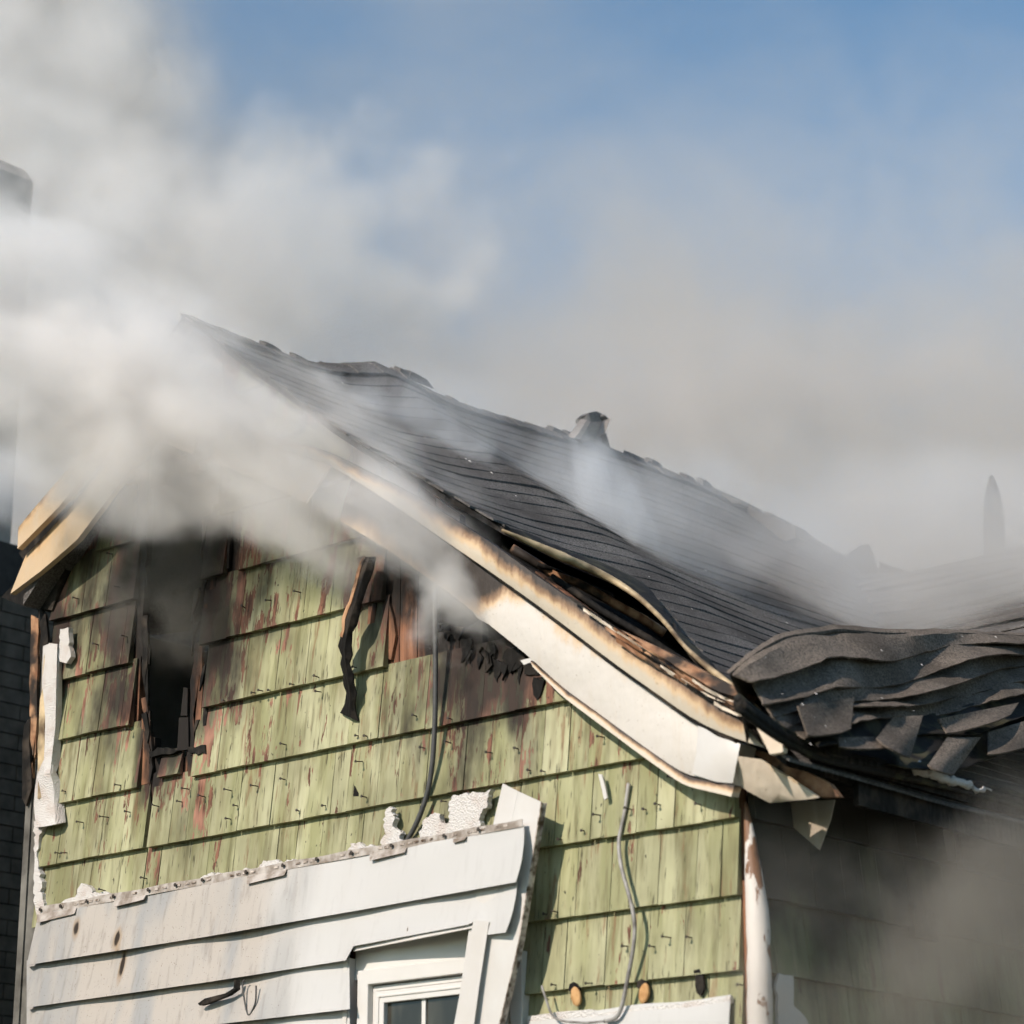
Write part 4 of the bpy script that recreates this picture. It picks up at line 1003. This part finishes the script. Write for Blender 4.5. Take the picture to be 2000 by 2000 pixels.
# ================================================================== SMOKE (real volumes)
HROT = HEAD - math.pi / 2
_ico = None
def vol_out(t, dens, colr, aniso):
    v = t.n('VolumePrincipled')
    t.set(v, 'Color', C3(*colr)); t.set(v, 'Density', dens); t.set(v, 'Anisotropy', aniso)
    t.t.links.new(v.outputs[0], t.out.inputs['Volume'])
def puff(name, label, px, py, dep, rad, dens, colr, nscale=1.2, k=1.6, roll=0.0, seed=0.0, warp=0.8, wscale=0.9, detail=3.0, lo=0.22, hi=0.95, aniso=0.0, stretch=None):
    """a billow of smoke: an egg-shaped domain whose density is broken up by warped fractal noise"""
    global _ico
    t = NT(name + '_air')
    oc = t.n('TexCoord').outputs['Object']
    P = t.vadd(t.vmul(oc, tuple(a_ * b_ for a_, b_ in zip(rad, stretch))) if stretch else t.pos(), (seed * 3.7, seed * 1.3, seed * 5.1))
    wn_ = t.n('TexNoise', {'Vector': P, 'Scale': nscale * wscale, 'Detail': 1.0}).outputs['Color']
    wv = t.n('VectorMath', {0: wn_, 1: (0.5, 0.5, 0.5)}, operation='SUBTRACT').outputs[0]
    oc2 = t.n('VectorMath', {0: wv, 1: (warp * 1.6,) * 3, 2: oc}, operation='MULTIPLY_ADD').outputs[0]
    r2 = t.n('VectorMath', {0: oc2}, operation='LENGTH').outputs['Value']
    r1 = t.n('VectorMath', {0: oc}, operation='LENGTH').outputs['Value']
    base = t.ss(r2, 1.0, 0.05)
    nz = t.noise(t.n('VectorMath', {0: wv, 1: (0.35 / nscale,) * 3, 2: P}, operation='MULTIPLY_ADD').outputs[0], nscale * 1.7, detail, 0.62)
    d = t.math('ADD', base, t.math('MULTIPLY', t.math('SUBTRACT', nz, 0.5), k))
    d = t.ss(d, lo, hi)
    d = t.math('MULTIPLY', d, t.ss(r1, 1.0, 0.62))
    vol_out(t, t.math('MULTIPLY', d, dens), colr, aniso)
    if _ico is None:
        import bmesh
        bm = bmesh.new(); bmesh.ops.create_icosphere(bm, subdivisions=2, radius=1.0)
        _ico = bpy.data.meshes.new('smoke'); bm.to_mesh(_ico); bm.free()
    me = _ico.copy(); me.materials.clear(); me.materials.append(t.mat)
    o = bpy.data.objects.new(name, me); col.objects.link(o)
    o.location = at_depth(px, py, dep)
    o.rotation_euler = (Matrix.Rotation(HROT, 3, 'Z') @ Matrix.Rotation(roll, 3, 'Y')).to_euler()
    o.scale = rad
    tag(o, label, 'smoke', 'stuff')
    return o
WH = (0.99, 0.972, 0.955); GR = (0.93, 0.92, 0.905); DK = (0.62, 0.60, 0.56); BL = (0.93, 0.955, 0.98)
R = math.radians

# the great bank of smoke drifting behind the house: thick low down, thinning upwards, tallest at the left
def bank():
    t = NT('smoke_bank_air'); oc = t.n('TexCoord').outputs['Object']                           # metres: x right, y away, z up from the ground
    x, y, z = t.sep(oc)[:]
    w1 = t.noise(t.vmul(oc, (1, 1, .8)), 0.16, 3.0)
    w2 = t.noise(t.vadd(oc, (31, 7, 3)), 0.6, 5.0, 0.63, 0.5)
    topz = t.ss(x, -5.2, -2.0, 18.0, 11.7)                                 # height at which the bank thins out
    zz = t.math('ADD', z, t.math('MULTIPLY', t.math('SUBTRACT', w1, 0.5), -7.0))
    zz = t.math('ADD', zz, t.math('MULTIPLY', t.math('SUBTRACT', w2, 0.5), -4.5))
    d = t.ss(t.math('SUBTRACT', zz, topz), 2.4, -2.6)
    d = t.math('POWER', d, 1.5)
    d = t.math('MULTIPLY', d, t.ss(w2, 0.33, 0.66, 0.35, 1.35))
    thin = t.ss(t.noise(t.vmul(t.vadd(oc, (3, 0, 9)), (0.7, 1, 1.6)), 0.3, 4.0, 0.6, 0.6), 0.44, 0.70, 0.0, 0.17)
    d = t.math('MAXIMUM', d, thin)
    for s_, a0, a1 in ((x, 16.0, 13.0), (x, -16.0, -13.0), (y, 21.0, 22.0), (y, 27.0, 25.5), (z, 19.5, 18.0)):
        d = t.math('MULTIPLY', d, t.ss(s_, a0, a1))
    vol_out(t, t.math('MULTIPLY', d, 0.85), (0.79, 0.765, 0.735), 0.0)
    o = box('smoke_bank', (-16, 21, .2), (16, 27, 19.5), t.mat)
    o.location = (CAM[0], CAM[1], 0); o.rotation_euler = (0, 0, HROT)
    tag(o, 'vast grey bank of smoke drifting behind the roofs and up the sky', 'smoke', 'stuff')
bank()
ST = (0.55, 1.0, 1.2)
puff('smoke_billow', 'dense white smoke billow rolling over the gable peak at left', 110, 700, 12.5, (1.85, .6, 1.0), 5.5, WH, 2.1, 1.5, R(24), 1, detail=5.0, stretch=ST)
puff('smoke_billow', 'white smoke streaming down over the upper right rake beside the peak', 520, 860, 12.0, (1.7, .40, .68), 5.2, WH, 2.4, 1.5, R(36), 2, detail=5.0, stretch=ST)
puff('smoke_wisp', 'ragged white smoke tail trailing along the middle of the right rake', 800, 1030, 11.4, (.85, .25, .36), 5.5, WH, 3.0, 1.6, R(40), 17, detail=5.0, stretch=ST)
puff('smoke_veil', 'thin pale smoke veil spread over the top of the green gable wall', 380, 900, 12.0, (1.8, .35, .66), 3.2, WH, 2.0, 1.8, R(18), 15, detail=5.0)
puff('smoke_wisp', 'pale smoke swallowing the upper ends of the left rake boards', 215, 860, 12.3, (.75, .3, .42), 6.0, WH, 2.4, 1.3, R(-35), 19, detail=4.0)
puff('smoke_plume', 'tall pale smoke plume rising at the upper left corner', 20, 260, 18.5, (1.8, 1.0, 2.8), 2.0, (.955, .94, .92), 1.2, 1.7, R(-4), 3, detail=5.0)
puff('smoke_plume', 'soft grey smoke drifting above the dark ridge at left', 520, 480, 17.5, (2.6, 1.0, 1.4), 1.5, GR, 1.5, 2.0, R(-8), 4, detail=5.0)
puff('smoke_plume', 'mottled brown grey smoke roll drifting behind the rear wing', 1500, 780, 19.5, (3.4, 1.0, 1.1), 1.0, (.80, .77, .74), 1.3, 2.2, R(-6), 20, detail=5.0)
puff('smoke_veil', 'grey smoke veil over the rear wing roof at right', 2080, 1120, 14.2, (3.2, .6, 1.05), 4.4, (.86, .85, .835), .9, .8, R(4), 6, warp=.35, lo=0.0, hi=1.0)
puff('smoke_veil', 'faint blue grey haze lying along the dark main roof', 1220, 980, 13.1, (2.2, .3, .55), 3.0, (.88, .90, .92), 1.4, 1.2, R(22), 18, lo=0.05, hi=1.0)
puff('smoke_wisp', 'thin bluish wisp rising off the dark roof below the vent hood', 1180, 970, 13.0, (.42, .2, .62), 4.2, BL, 3.0, 1.7, R(-14), 7, stretch=(1.3, 1, .6))
puff('smoke_wisp', 'bluish wisp over the dark roof near its ridge bulge', 800, 850, 13.0, (.85, .25, .45), 3.6, BL, 2.8, 1.7, R(30), 8, detail=4.0)
puff('smoke_wisp', 'grey smoke curling from the burnt hole under the right rake', 890, 1170, 11.2, (.36, .18, .52), 7.0, GR, 3.2, 1.8, R(-10), 9, detail=5.0)
puff('smoke_wisp', 'dim smoke pouring from the burnt slot in the green wall', 325, 1070, 12.55, (.45, .16, 1.0), 4.5, (.40, .38, .34), 2.8, 1.7, R(4), 10, detail=4.0)
puff('smoke_veil', 'brown grey smoke filling the shade below the right eave', 2080, 1930, 9.75, (1.85, .4, 1.4), 2.8, (.50, .465, .41), 1.4, 1.1, R(0), 11, warp=.6, lo=.12)  # the eave's shade is put into this smoke's dark colour
puff('smoke_wisp', 'blue grey smoke beside the snapped left rake boards', 10, 950, 13.6, (.6, .3, .6), 4.5, BL, 2.2, 1.5, 0, 12)
puff('smoke_veil', 'pale smoke drifting across the grey chimney at the left edge', 60, 460, 15.0, (1.4, .5, .9), 2.6, (.955, .94, .92), 1.5, 1.4, R(-20), 16)
